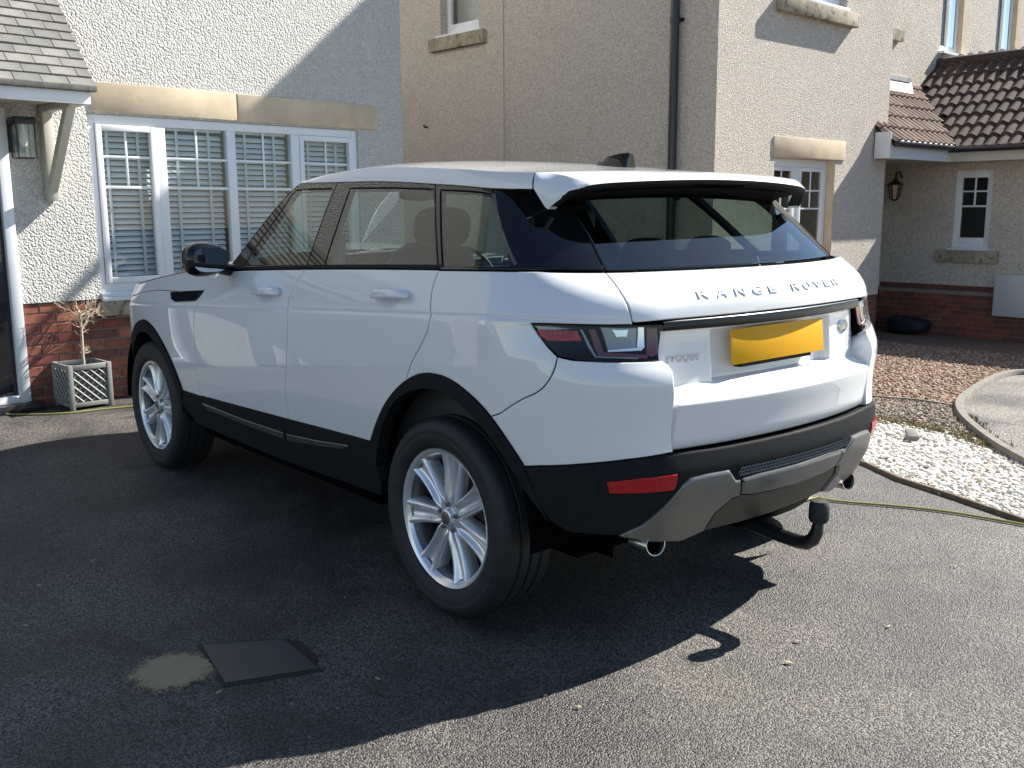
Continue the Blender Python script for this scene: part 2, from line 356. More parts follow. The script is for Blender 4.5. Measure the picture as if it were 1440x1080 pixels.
def panel(name, poly, surf, m, parent, holes=(), off=0., thick=.014, gap=.0018, bev=.0035, res=.024, step=.014, mirror=True, centre=False, both=False, drop=.0016):
    """A sheet cut from a body surface, with rounded edges turned in. centre: polygon ends on the centre line, mirrored and welded."""
    if centre:
        pc_ = []
        for p in poly:
            y0_ = float(surf(p[0], p[1])[1])
            if abs(y0_) < .004:
                sg_ = -1 if float(surf(p[0]+.005, p[1])[1]) > y0_ else 1
                pc_.append((p[0]+sg_*.03, p[1]))
            else: pc_.append(tuple(p[:2]))
        poly = pc_
    rings = []
    for k, pl in enumerate([poly]+list(holes)):
        d = arc([tuple(p[:2]) for p in pl], step)
        if area(d) < 0: d = d[::-1]
        if k: d = d[::-1]
        if gap:
            d0, _ = inset(d, gap)
        else: d0 = d
        d1, nrm = inset(d0, bev)
        rings.append((d0, d1, nrm))
    def onc(q):   # points on the centre line stay there
        return surf(q[:, 0], q[:, 1])[:, 1] < .001 if centre else np.zeros(len(q), bool)
    base = rings[0][1]; lo, hi = base.min(0), base.max(0)
    us = np.arange(lo[0]+res/2, hi[0], res)
    vs = np.array([r for r in ROWS if lo[1] < r < hi[1]]) if surf is surf_low else np.arange(lo[1]+res/2, hi[1], res)
    G = np.stack(np.meshgrid(us, vs), -1).reshape(-1, 2)
    ok = inside(base, G)
    for r in rings[1:]: ok &= ~inside(r[1], G)
    G = G[ok]
    allr = np.concatenate([r[1] for r in rings])
    if len(G):
        dm = np.array([np.min(np.sum((allr-g)**2, 1)) for g in G]); G = G[dm > (.0045 if surf is surf_low else .008)**2]
    pts = [Vector(map(float, p)) for p in np.concatenate([allr, G])] if len(G) else [Vector(map(float, p)) for p in allr]
    E = []; k = 0
    for r in rings:
        n = len(r[1]); E += [(k+i, k+(i+1) % n) for i in range(n)]; k += n
    vco, _, faces, _, _, _ = geometry.delaunay_2d_cdt(pts, E, [], 0, 1e-6)
    q = np.array([tuple(v) for v in vco]); F = np.array([tuple(f) for f in faces if len(f) == 3])
    cen = q[F].mean(1); ok = inside(base, cen)
    for r in rings[1:]: ok &= ~inside(r[1], cen)
    F = F[ok]
    P, N, _, _ = frame_at(surf, q)
    V = [P+N*off]; NN = [N]; FF = []
    nrm = np.cross(V[0][F[:, 1]]-V[0][F[:, 0]], V[0][F[:, 2]]-V[0][F[:, 0]])
    if np.sum(np.sum(nrm*N[F[:, 0]], 1)) < 0: F = F[:, ::-1]
    FF += F.tolist(); base_k = len(q)
    for d0, d1, out2 in rings:
        n = len(d0); P1, N1, du, dv = frame_at(surf, d1); P0, N0, du, dv = frame_at(surf, d0)
        o3 = du*out2[:, :1]+dv*out2[:, 1:]; o3 -= N0*np.sum(o3*N0, 1)[:, None]; o3 /= np.linalg.norm(o3, axis=1)[:, None]+1e-12
        cm = onc(d0)
        a = base_k; V += [P1+N1*off, P0+N0*(off-drop), P0+N0*(off-drop), P0+N0*(off-thick)]
        b = (N0+o3); b /= np.linalg.norm(b, axis=1)[:, None]
        NN += [N1, b, o3, o3]
        for i in range(n):
            j = (i+1) % n
            if cm[i] and cm[j]: continue
            FF.append((a+i, a+j, a+n+j, a+n+i)); FF.append((a+2*n+i, a+2*n+j, a+3*n+j, a+3*n+i))
        base_k += 4*n
    V = np.concatenate(V); NN = np.concatenate(NN)
    # consistent winding by normal
    FF2 = []
    for f in FF:
        p = V[list(f)]; fn = np.cross(p[1]-p[0], p[2]-p[0])
        FF2.append(tuple(f) if fn@NN[list(f)].sum(0) >= 0 else tuple(f)[::-1])
    if centre:
        near = V[:, 1] < .0015; V[near, 1] = 0.; NN[near, 1] = 0
        n = len(V); V2 = V*[1, -1, 1]; N2 = NN*[1, -1, 1]
        FF2 = FF2+[tuple(i+n for i in f)[::-1] for f in FF2]; V = np.concatenate([V, V2]); NN = np.concatenate([NN, N2])
    me = pydata(name, V, FF2, smooth=True)
    NN /= np.linalg.norm(NN, axis=1)[:, None]+1e-12
    me.normals_split_custom_set_from_vertices([tuple(map(float, x)) for x in NN])
    o = link(name, me, m, parent)
    if centre or not both: return o
    me2 = pydata(name, V*[1, -1, 1], [f[::-1] for f in FF2], smooth=True)
    me2.normals_split_custom_set_from_vertices([tuple(map(float, x)) for x in NN*[1, -1, 1]])
    return o, me2

# ------------------------------------------------------------------ the car
car = thing('parked_car', 'white compact sport utility car with black wheel arches parked on the drive', 'car')
def two(name, poly, surf, m, parents=None, **k):
    """left panel and its mirrored right twin"""
    pl, pr = parents if parents else (car, car)
    o, me2 = panel(name, poly, surf, m, pl, both=True, **k); return o, link(name, me2, m, pr)
def belt(u0, u1, n=8, d=0.): return [uz(u, float(zbelt(u))+d) for u in np.linspace(u0, u1, n)]
ARCH_OUT = smooth_open([(523, 618), (531, 592), (545, 562), (568, 536), (593, 523.5), (623, 528), (648, 543), (680, 572), (707, 609), (737, 655)], 2)
ARCH_IN = smooth_open([(531, 655), (535, 620), (543, 587), (563, 556), (597, 544), (630, 553), (663, 580), (697, 620), (720, 658), (742, 694), (770, 730)], 2)
def arch_front(a, b, ex, t0, t1, n):
    out = []
    for t in np.linspace(t0, t1, n):
        c, s = math.cos(t), math.sin(t); out.append(uz(2.66+a*math.copysign(abs(c)**(2/ex), c), .36+b*abs(s)**(2/ex)))
    return out
FA_OUT = arch_front(.462, .462, 1.9, math.pi*.90, math.pi*.12, 26); FA_IN = arch_front(.405, .398, 1.9, math.pi*1.02, math.pi*.02, 26)
zf = spline([1.75, 2.1, 2.4, 2.7, 3.0, 3.3, 3.6, 4.2], [1.136, 1.108, 1.07, 1.028, .985, .95, .925, .91])
DOOR_F = [uz(1.80, float(zbelt(1.80))), uz(1.865, 1.06), uz(1.925, 1.0), uz(1.965, .9), uz(1.99, .72), uz(2.005, .495)]
SHUT_B = [(428, 381.5), (417, 394), (409.5, 409), (405, 424), (404, 442), (403.3, 480), (402.5, 520), (400.5, 553), (405.5, 588)]
SHUT_C = [(615.5, 382), (607.5, 405), (605, 424), (605, 443), (601, 465), (592, 485), (580, 505), (573, 525), (569.5, 537)]
LOWER = lambda u: float(np.interp(u, [.40, .53, 1.11, 2.06], [.552, .548, .527, .496]))
oSB, oSC = onlow(smooth_open(SHUT_B, 1)), onlow(smooth_open(SHUT_C, 1)); oAO, oAI = onlow(ARCH_OUT), onlow(ARCH_IN)
# doors
pf = [p for p in onlow(belt(1.80, oSB[0][0], 8))]+oSB[1:]+onlow([uz(u, LOWER(u)) for u in np.linspace(oSB[-1][0], 2.005, 10)])+onlow(DOOR_F[::-1])[1:-1]
fdoor = two('front_door', pf, surf_low, M['paint'])
i0 = min(range(len(oAO)), key=lambda i: (oAO[i][0]-oSC[-1][0])**2+(oAO[i][1]-oSC[-1][1])**2)
pr_ = onlow(belt(oSB[0][0], oSC[0][0], 9))+oSC[1:-1]+oAO[:i0+1][::-1]+onlow([uz(u, LOWER(u)) for u in np.linspace(oAO[0][0]+.01, oSB[-1][0], 10)])+oSB[::-1][1:-1]
rdoor = two('rear_door', pr_, surf_low, M['paint'])
# quarter panel
LIGHT_TOP = [(746, 454.5), (800, 456), (860, 457), (934, 455)]
LIGHT_FRONT = [(746, 454.5), (757, 471), (770, 488), (784, 501), (805, 506.5)]
SHUT_T = [(851, 382.5), (864, 398), (877, 418), (886, 437), (890, 456.5)]
SHUT_K = [(784, 502), (780, 519), (771, 537), (757, 552), (730, 563), (694, 588)]
oT, oK = onlow(smooth_open(SHUT_T, 1)), onlow(smooth_open(SHUT_K, 1)); oLT, oLF = onlow(LIGHT_TOP), onlow(LIGHT_FRONT)
i1 = min(range(len(oAO)), key=lambda i: (oAO[i][0]-oK[-1][0])**2+(oAO[i][1]-oK[-1][1])**2)
bel = [(p[0], p[1]-float(zw(p[0]))) for p in onup([(617, 380), (700, 380.5), (790, 380), (830, 380.5)])]
pq = bel+oT+onlow([(860, 457), (800, 456), (746, 454.5)])+onlow([(757, 471), (770, 488)])+oK[:-1]+oAO[i0:i1+1][::-1]+oSC[::-1][1:]
quarter = two('quarter_panel', pq, surf_low, M['paint'])
# bumper corner
INNER = onlow([(931, 507), (940, 513), (946.5, 522), (948.5, 540), (948, 580), (947.3, 636)])
pb = oK[::-1][1:]+onlow([(805, 506.5), (850, 509), (900, 508.5)])+INNER+onlow([(880, 646.5), (820, 652.5), (780, 655), (737, 656)])+oAO[i1:-1][::-1]
corner = two('bumper_corner', pb, surf_low, M['paint'], thick=.10)
# front wing, nose
clam = lambda u: float(np.interp(u, [1.9, 2.28, 2.5, 2.7, 2.98], [1.005, 1.0, .99, .97, .925]))
two('bonnet_side', onlow([uz(u, float(zf(u))) for u in np.linspace(1.80, 2.98, 12)]+[uz(u, clam(u)) for u in np.linspace(2.98, 1.92, 14)]+[uz(1.865, 1.06)]), surf_low, M['paint'])
pw = onlow([uz(u, clam(u)) for u in np.linspace(1.92, 2.98, 14)])+onlow([uz(2.98, .70)])+onlow([p for p in FA_OUT if p[0] < 2.97][::-1])+onlow([uz(2.005, .495)])+onlow(DOOR_F[::-1])[1:-2]
wing = two('front_wing', pw, surf_low, M['paint'])
uN = XF+LF+.45
nose = panel('front_bumper', onlow([uz(2.98, .985)]+[uz(u, float(zf(u))) for u in np.linspace(3.1, uN, 12)]+[uz(uN, .45), uz(3.4, .42), uz(3.08, .48), uz(2.98, .70)]), surf_low, M['paint'], car, centre=True)
panel('front_lower_grille', onlow([uz(3.08, .48), uz(3.4, .42), uz(uN, .45), uz(uN, .25), uz(3.3, .25), uz(3.06, .36)]), surf_low, M['black_plastic'], car, centre=True)
# black cladding
trim_r = two('rear_arch_trim', oAO+onlow([(752, 690), (770, 729)])+oAI[::-1], surf_low, M['black_plastic'], off=.010, thick=.05, gap=.0006)
trim_f = two('front_arch_trim', onlow(FA_OUT)+onlow(FA_IN[::-1]), surf_low, M['black_plastic'], off=.010, thick=.05, gap=.0006)
uA = oAO[0][0]
sill = two('sill_cladding', onlow([uz(u, LOWER(u)) for u in np.linspace(2.205, uA+.005, 14)]+[uz(uA-.03, .40), uz(.40, .345), uz(1.2, .325), uz(2.1, .335), uz(2.26, .42)]), surf_low, M['black_plastic'], off=.006, thick=.06, gap=.0006)
STR = [(288, 565.5), (345, 588), (402, 607), (404, 617), (350, 597), (294, 575)]
STR2 = [(407, 609), (450, 618), (490, 624), (495, 627), (485, 630), (450, 626), (407, 618)]
M['strip'] = mat('gloss_strip', (.16, .155, .15), .12, metal=.8, coat=1.)
two('sill_strip', onlow(STR), surf_low, M['strip'], parents=sill, off=.016, thick=.014, gap=0, bev=.004)
two('sill_strip', onlow(STR2), surf_low, M['strip'], parents=sill, off=.016, thick=.014, gap=0, bev=.004)
# side vent
for v_ in (two('wing_vent', onlow([(240, 410.5), (264, 409), (287, 408), (279, 420), (274, 424), (248, 425), (241, 421)]), surf_low, M['black_gloss'], off=.004, thick=.012, gap=0, bev=.004),): pass
# lower rear bumper in black, silver skid pieces on it
uc = lambda z: U_REAR(z)
rb = panel('rear_bumper', off=.010, bev=.010, drop=.008, poly=onlow([(737, 656.5), (780, 655.5), (820, 653), (880, 647), (947.3, 637)])+onlow([uz(-.98, .655), uz(-1.15, .655), uz(uc(.655), .655), uz(uc(.655), .40), uz(-1.1, .385), uz(-.9, .375), uz(-.7, .39)])+onlow([(800, 748), (771, 731), (752, 700)]), surf=surf_low, m=M['black_plastic'], parent=car, centre=True, thick=.06, gap=.001)
SKW = [(1020.5, 659.5), (990, 665), (968, 670.5), (957, 678), (944, 694), (926, 713), (900, 734), (868, 749), (905, 757), (950, 756), (984, 741), (1002, 713), (1022, 697), (1036, 691.5), (1036.5, 672), (1030, 672.5)]
skw = two('skid_wing', onlow(SKW), surf_low, M['silver_plastic'], parents=(rb, rb), off=.024, thick=.03, gap=0, bev=.010, drop=.008)
zs0 = .556
def uy(y, z): return float(fxa(z)-LC-fBy(z)+y)
skc = panel('skid_bar', onlow([(1038, 670.5), (1038, 690.5)])+onlow([uz(uy(.2, .47), .478), uz(uc(.47), .470), uz(uc(.55), .546), uz(uy(.2, .55), .549)]), surf_low, M['silver_plastic'], rb, centre=True, off=.026, thick=.03, gap=0, bev=.011, drop=.010)
panel('skid_apron', onlow([(1024, 698), (1003, 715), (988, 738)])+onlow([uz(uy(.38, .36), .362), uz(uy(.2, .36), .356), uz(uc(.36), .352), uz(uc(.46), .466), uz(uy(.2, .47), .474)])+onlow([(1037, 692.5)]), surf_low, M['bronze_plastic'], rb, centre=True, off=.017, thick=.03, gap=0, bev=.006)
# expanded mesh band above the silver bar
g = MB()
for row in range(3):
    for k in range(-22, 23):
        y = k*.0145+(.007 if row % 2 else 0)
        if abs(y) > .315: continue
        z = .562+row*.0105; P0 = surf_low(uy(abs(y), z), z-float(zw(-1.)))[None][0]; s = 1 if y >= 0 else -1
        x = P0[0]-.020; g.tube([(x, y-.0075, z-.004), (x-.004, y, z+.0035), (x, y+.0075, z-.004)], .0026, 5)
g.build('mesh_grille', M['chrome'] if False else M['silver_plastic'], rb, smooth=True)
# reflectors
FOG = [(853, 676), (900, 671), (949, 666), (946, 686), (900, 690.5), (856, 691)]
two('reflector', onlow(FOG), surf_low, M['red_lens'], parents=(rb, rb), off=.015, thick=.02, gap=0, bev=.003)
# tail lights
LB = onlow([(746, 454.5), (800, 456), (860, 457), (934.5, 455.5), (936, 470), (933.5, 506), (900, 508), (850, 508.5), (805, 506), (784, 501), (770, 488), (757, 471)])
tl = two('tail_light', LB, surf_low, M['dark'], off=-.022, thick=.02, gap=.001)
two('lens_cover', LB, surf_low, M['lens'], parents=tl, off=-.001, thick=.012, gap=.001)
def lp(name, pts, m, off=-.016, bev=.003): two(name, onlow(pts), surf_low, M[m], parents=tl, off=off, thick=.008, gap=0, bev=bev)
lp('red_reflector', [(753, 461), (775, 462), (812, 465), (819, 479), (770, 479), (757, 472)], 'bright_red')
lp('pale_reflector', [(750, 458.5), (778, 459.5), (808, 462), (776, 463.5), (757, 463)], 'lamp_grey', -.012, .001)
lp('dark_red_band', [(829, 463), (838, 462), (851, 494), (915, 497), (914, 501.5), (843, 500), (836, 485)], 'dark_red')
lp('reversing_lamp', [(846, 460), (900, 461), (899, 489), (857, 492)], 'lamp_grey', -.018)
lp('lamp_bezel', [(900, 460), (909, 460), (909.5, 488), (905, 492), (857, 494.5), (856, 491.5), (899, 488)], 'chrome', -.013, .0015)
lp('lamp_core', [(862, 463), (886, 463), (885, 474), (868, 475)], 'chrome', -.014)
for k_ in range(6): lp('lamp_rib', [(768+k_*7, 463.5), (769.6+k_*7, 463.6), (771.5+k_*7, 477), (770+k_*7, 477)], 'dark_red', -.011, .0004)
lp('dark_red_end', [(913, 461), (929, 461), (930, 495), (922, 499), (914, 498)], 'dark_red')
lp('lamp_edge', [(816, 463), (819, 463), (832, 487), (840, 500), (900, 501), (900, 503), (838, 502), (828, 488)], 'lamp_grey', -.012, .001)

# ---- tailgate: height field over (y, z)
def sst(a, b, x): t = np.clip((x-a)/(b-a), 0, 1); return t*t*(3-2*t)
TZ = [.661, .6625, .67, .70, .73, .76, .785, .798, .804, .808, .811, .8135, .817, .8215, .827, .833, .838, .842, .845, .8475, .849, .851, .853, .855, .857, .862, .870, .884, .90, .93, .96, .985, .998, 1.004, 1.010, 1.014, 1.017, 1.019, 1.021, 1.0235, 1.026]
tprof = pwl([.655, .6625, .67, .73, .785, .804, .8085, .811, .8155, .845, .849, .854, .87, 1.0, 1.018, 1.0205, 1.026], [-.735, -.753, -.758, -.765, -.775, -.7775, -.775, -.7725, -.766, -.709, -.704, -.702, -.700, -.690, -.688, -.694, -.706])
YS = np.unique(np.round(np.concatenate([np.linspace(-.546, .546, 79), *[np.linspace(s*.292, s*.35, 13) for s in (-1, 1)], [-.5455, -.543, -.539, .539, .543, .5455]]), 5))
def tg_x(y, z):
    a = np.abs(y); pk = (1-sst(.298, .342, a))*sst(.849, .857, z)*(1-sst(1.008, 1.019, z))
    return tprof(z)+.2*y*y+.034*pk+.010*sst(.541, .546, a)**2
YY, ZZ = np.meshgrid(YS, TZ); XX = tg_x(YY, ZZ); ny = len(YS); nz = len(TZ)
V = np.stack([XX, YY, ZZ], -1).reshape(-1, 3).tolist(); F = [(j*ny+i, (j+1)*ny+i, (j+1)*ny+i+1, j*ny+i+1) for j in range(nz-1) for i in range(ny-1)]
for e_ in (0, ny-1):   # turned-in sides
    b0 = len(V); V += [(XX[j, e_]+.035+(.03 if TZ[j] < .84 else 0), YS[e_]*(.625/.546), TZ[j]) for j in range(nz)]
    for j in range(nz-1): F.append((j*ny+e_, b0+j, b0+j+1, (j+1)*ny+e_))
b0 = len(V); V += [(XX[0, i]+.06, YS[i], TZ[0]) for i in range(ny)]
F += [(i, i+1, b0+i+1, b0+i) for i in range(ny-1)]
me = pydata('tailgate', V, F, smooth=True); bm = bmesh.new(); bm.from_mesh(me); bmesh.ops.recalc_face_normals(bm, faces=bm.faces); bm.to_mesh(me); bm.free()
if me.polygons[0].normal.x > 0: me.flip_normals()
me.polygons.foreach_set('use_smooth', [True]*len(me.polygons)); me.set_sharp_from_angle(angle=math.radians(42))
gate = link('tailgate', me, M['paint'], car)
up = panel('upper_tailgate', oT[:-1]+onlow([(893, 454)])+onlow([uz(uy(.545, 1.062), 1.062), uz(uy(.3, 1.062), 1.062), uz(uc(1.062), 1.062), uz(uc(1.203), 1.203), uz(uy(.3, 1.203), 1.203), uz(uy(.55, 1.203), 1.2035)]), surf_low, M['paint'], gate, centre=True, thick=.03)
lb = MB(); yy = np.linspace(-.548, .548, 41)
sec = [(-.700, 1.0265), (-.7085, 1.029), (-.7095, 1.033), (-.708, 1.054), (-.7045, 1.059), (-.69, 1.0605)]
lb.add([(x+.17*y*y, y, z) for y in yy for x, z in sec], [(i*6+j, i*6+j+1, (i+1)*6+j+1, (i+1)*6+j) for i in range(40) for j in range(5)])
lb.build('light_bar', M['bar'], gate, smooth=True, angle=50)
# the plate, plain yellow, on a black holder
ph = MB().box(-.688, -.660, -.20, .20, .884, .92).build('plate_holder', M['black_plastic'], gate)
pm = MB(); a_ = math.atan2(.012, .11)
V = [(-.684-(1.012-z)*math.tan(a_)-d, y, z) for d in (0, .006) for y in (-.26, .26) for z in (.899, 1.012)]
pm.add(V, [(0, 1, 3, 2), (4, 6, 7, 5), (0, 4, 5, 1), (2, 3, 7, 6), (0, 2, 6, 4), (1, 5, 7, 3)]).build('number_plate', M['plate'], gate, bevel=.0015)
def text_mesh(s, size, ext, spacing=1., bev=0.):
    c = bpy.data.curves.new('t', 'FONT'); c.body = s; c.size = size; c.extrude = ext; c.bevel_depth = bev; c.align_x = 'CENTER'; c.space_character = spacing
    o = bpy.data.objects.new('t', c); COL.objects.link(o); dg = bpy.context.evaluated_depsgraph_get(); dg.update()
    m_ = bpy.data.meshes.new_from_object(o.evaluated_get(dg)); bpy.data.objects.remove(o); m_.materials.clear(); return m_
def place_mesh(me, o, ex, ey, ez):
    me.transform(Matrix((( ex[0], ey[0], ez[0], o[0]), (ex[1], ey[1], ez[1], o[1]), (ex[2], ey[2], ez[2], o[2]), (0, 0, 0, 1)))); return me
def on_upper(y, z):
    q = np.array([[uy(abs(y), z), z-float(zw(-1.))]]); P, N, du, dv = frame_at(surf_low, q); P, N = P[0].copy(), N[0].copy()
    if y < 0: P[1] *= -1; N[1] *= -1
    return P, N
letters = 'RANGE ROVER'; ypos = [.372, .288, .204, .118, .04, None, -.092, -.166, -.238, -.308, -.374]
for ch, y in zip(letters, ypos):
    if y is None: continue
    P, N = on_upper(y, 1.131); ex = np.cross(np.array([0, 0, 1.]), N); ex /= np.linalg.norm(ex); ey = np.cross(N, ex)
    tm = text_mesh(ch, .041, .0013); xs_ = [v.co.x for v in tm.vertices]; w_ = max(xs_)-min(xs_)
    tm.transform(Matrix.Diagonal((.047/w_ if ch not in 'E' else .04/w_, 1, 1, 1)))
    place_mesh(tm, P+N*.0016-ey*.014, ex, ey, N); link('letter', tm, M['letter'], gate)
P = np.array([tg_x(.455, .955)-.003, .455, .925]); tm = text_mesh('EVOQUE', .030, .0015, 1.25)
link('small_badge', place_mesh(tm, P, np.array([-.17, -1, 0])/math.hypot(.17, 1), np.array([0, 0, 1.]), np.array([-1, .17, 0])/math.hypot(.17, 1)), M['chrome'], gate)
n_ = np.array([-1, -.17, 0])/math.hypot(.17, 1); ex = np.cross(np.array([0, 0, 1.]), n_); P = np.array([tg_x(-.452, .965), -.452, .965])
ov = MB(); ring = [(math.cos(t), math.sin(t)) for t in np.linspace(0, 2*math.pi, 33)[:-1]]
V = [P+n_*h+ex*(c*.043*s)+np.array([0, 0, 1.])*(sn*.0235*s) for s, h in ((1, 0), (1, .004), (.9, .006)) for c, sn in ring]
ov.add(V, [(k*32+i, k*32+(i+1) % 32, (k+1)*32+(i+1) % 32, (k+1)*32+i) for k in range(2) for i in range(32)]).build('oval_rim', M['chrome'], gate, smooth=True)
MB().add([P+n_*.0055+ex*(c*.0385)+np.array([0, 0, 1.])*(sn*.0208) for c, sn in ring], [tuple(range(32))]).build('oval_badge', M['oval'], gate)
for s_, zz in (('LAND-', .002), ('ROVER', -.012)):
    link('oval_lettering', place_mesh(text_mesh(s_, .013, .0004), P+n_*.006+np.array([0, 0, zz])+ex*(-.006 if zz > 0 else .006), ex, np.array([0, 0, 1.]), n_), M['chrome'], gate)

# ---- greenhouse
RAIL = onup([(424, 256.5), (470, 256), (530, 254.5), (570, 255.5), (610, 258), (650, 260.5), (690, 264), (725, 266.3), (752, 268)])
rail_z = spline([p[0] for p in RAIL[::-1]], [p[1] for p in RAIL[::-1]])
def raill(u0, u1, n): return [uz(u, float(rail_z(u))) for u in np.linspace(u0, u1, n)]
sB = onup([(474.5, 257), (429, 380)]); sC = onup([(612, 259), (616.5, 379.5)])
bz = lambda u0, u1, n: [(u, float(zbelt(u))+.002) for u in np.linspace(u0, u1, n)]
Apl = [(float(fAx(z)), z) for z in np.linspace(1.14, 1.505, 8)]
GF = onup([(343, 373.5), (356, 352), (380, 318), (402, 287), (410, 274), (417, 267.5), (440, 265.8), (467.5, 265.3), (450, 316), (433, 373)])
GR = onup([(492.5, 264.5), (550, 264), (609, 266), (612, 300), (614.5, 373.5), (540, 374), (456, 373), (474, 318)])
GQ = onup([(619.5, 267), (660, 268.5), (690, 272), (702, 310), (712, 345), (718, 373), (670, 374.5), (622.5, 374.5)])
ff = [(p[0], p[1]) for p in Apl]+[(u, float(rail_z(u))) for u in np.linspace(1.44, sB[0][0], 8)]+[sB[1]]+bz(sB[1][0]+.01, 1.72, 10)
frf = [sB[0]]+[(u, float(rail_z(u))) for u in np.linspace(sB[0][0]-.03, sC[0][0], 9)]+[sC[1]]+bz(sC[1][0]+.01, sB[1][0]-.01, 10)+[sB[1]]
cy = lambda z, y: float(fQa(z)-LQ-fQy(z)+y)
frq = [sC[0]]+[(u, float(rail_z(u))) for u in np.linspace(sC[0][0]-.03, RAIL[-1][0], 9)]+[(-.30, 1.462), (cy(1.47, .50), 1.47), (cy(1.40, .56), 1.40)]+onup([(829.5, 335), (851, 380.5), (790, 378.8), (700, 379.5)])+[sC[1]]
two('window_frame', ff, surf_up, M['black_gloss'], parents=fdoor, holes=[GF], gap=.0015, thick=.03)
two('window_frame', frf, surf_up, M['black_gloss'], parents=rdoor, holes=[GR], gap=.0015, thick=.03)
two('pillar_panel', frq, surf_up, M['black_gloss'], parents=quarter, holes=[GQ], gap=.0015, thick=.03)
two('window_glass', GF, surf_up, M['tint'], parents=fdoor, off=-.003, thick=.004, gap=0)
two('window_glass', GR, surf_up, M['tint'], parents=rdoor, off=-.003, thick=.004, gap=0)
two('quarter_glass', GQ, surf_up, M['tint'], parents=quarter, off=-.003, thick=.004, gap=0)
two('quarter_reflection', onup([(693, 273), (698, 273), (728, 372), (723, 373.5), (706, 318)]), surf_up, mat('reflection_brown', (.22, .18, .14), .25, metal=.8), parents=quarter, off=.005, thick=.008, gap=0, bev=.002)  # reflection along the pillar edge, built in as a brownish strip
two('belt_seal', bz(1.70, oSC[0][0], 16)+[(u, float(zbelt(u))+.016) for u in np.linspace(oSC[0][0], 1.70, 16)], surf_up, M['black_plastic'], off=.003, thick=.01, gap=0, bev=.003)
cy = lambda z, y: float(fQa(z)-LQ-fQy(z)+y)
rw = panel('rear_window', onup([(852, 380), (840, 357), (830, 335.5)])+[(cy(1.40, .56), 1.40), (cy(1.47, .50), 1.47), (cy(1.49, .3), 1.487), (cy(1.49, 0), 1.492), (cy(1.208, 0), 1.2075), (cy(1.208, .3), 1.2075), (cy(1.208, .55), 1.2075)], surf_up, M['privacy'], gate, centre=True, thick=.005)
band = panel('window_border', onup([(852, 380), (840, 357), (830, 335.5)])+[(cy(1.40, .56), 1.40), (cy(1.40, .50), 1.40), (cy(1.30, .545), 1.30), (cy(1.24, .565), 1.24), (cy(1.226, .53), 1.226), (cy(1.226, .3), 1.2225), (cy(1.226, 0), 1.222), (cy(1.208, 0), 1.2075), (cy(1.208, .3), 1.2075), (cy(1.208, .55), 1.2075)], surf_up, M['black_gloss'], rw, centre=True, off=-.006, thick=.003, gap=.004, bev=.001)
ws_u = lambda z, y: float(fAx(z)+.22+(yup(fAx(z), z)-.12)-y)
panel('windscreen', [(float(fAx(z))+.03, z) for z in np.linspace(1.10, 1.50, 8)]+[(ws_u(1.53, .45), 1.545), (ws_u(1.56, .25), 1.575), (ws_u(1.58, 0), 1.585), (ws_u(1.08, 0), 1.08), (ws_u(1.08, .4), 1.08)], surf_up, M['tint'], car, centre=True, thick=.005)
two('a_pillar', [(float(fAx(z)), z) for z in np.linspace(1.12, 1.51, 8)]+[(float(fAx(z))+.035, z) for z in np.linspace(1.51, 1.12, 8)], surf_up, M['black_gloss'], gap=.001, off=.001, thick=.03)

# ---- roof
zc = spline([-.30, -.15, .1, .4, .8, 1.15, 1.45, 1.6], [1.522, 1.536, 1.560, 1.585, 1.604, 1.605, 1.578, 1.55])
rtap = spline([-.2, .8, 1.1, 1.3, 1.44], [1., 1., .82, .48, .14])
def roof_pt(x, f):
    """f: 0 at the rail foot .. 1 on the centre line"""
    z0 = float(rail_z(x)); y0 = float(yup(np.float64(x), z0))+.003; y1 = y0-.030; z1 = z0+.052*float(rtap(x)); zz = float(zc(x))
    if f < .12:
        t = f/.12; return (x, y0+(y1-y0)*t+.004*math.sin(math.pi*t), z0+(z1-z0)*t)
    t = (f-.12)/.88; y = y1*(1-t)**1.0; q = (y/y1)
    return (x, y, z1+(zz-z1)*(1-q**2.4)-.010*max(0, q-.93)/.07*0)
def roof_z(x, y):
    z0 = float(rail_z(x)); y1 = float(yup(np.float64(x), z0))+.003-.030; z1 = z0+.052*float(rtap(x))
    return z1+(float(zc(x))-z1)*(1-min(1, abs(y)/y1)**2.4)
FS = [0, .03, .06, .09, .108, .116, .12, .126, .135, .16, .2, .26, .33, .4, .5, .6, .7, .8, .9, 1.]
xs_ = np.linspace(-.235, 1.0, 42).tolist()+np.linspace(1.03, 1.44, 16).tolist()
V = []; F = []; rows = []
for x in xs_:
    L_ = []
    for f in FS:
        p = roof_pt(x, f); sk_ = max(0, 1-(x+.235)/.12)*max(0, 1-f/.12)*.022
        L_.append((p[0]-sk_, p[1], p[2]))
    full = L_+[(a, -b, c) for a, b, c in L_[-2::-1]]; rows.append(full)
nr = len(rows[0]); V = [p for r in rows for p in r]; F = [(i*nr+j, (i+1)*nr+j, (i+1)*nr+j+1, i*nr+j+1) for i in range(len(rows)-1) for j in range(nr-1)]
# front header: sweep forward on the centre line
for k in range(1, 5):
    b0 = len(V)
    for j, p in enumerate(rows[-1]):
        y = p[1]; adv = .14*(1-(y/.62)**2)*k/4 if abs(y) < .62 else 0
        V.append((1.44+adv, y, p[2]-.16*adv-.25*adv*adv))
    F += [(b0-nr+j, b0+j, b0+j+1, b0-nr+j+1) for j in range(nr-1)]
me = pydata('roof', V, F, smooth=True, angle=28)
if me.polygons[10].normal.z < 0 and sum(p.normal.z for p in me.polygons) < 0: me.flip_normals()
roof = link('roof', me, M['paint'], car)
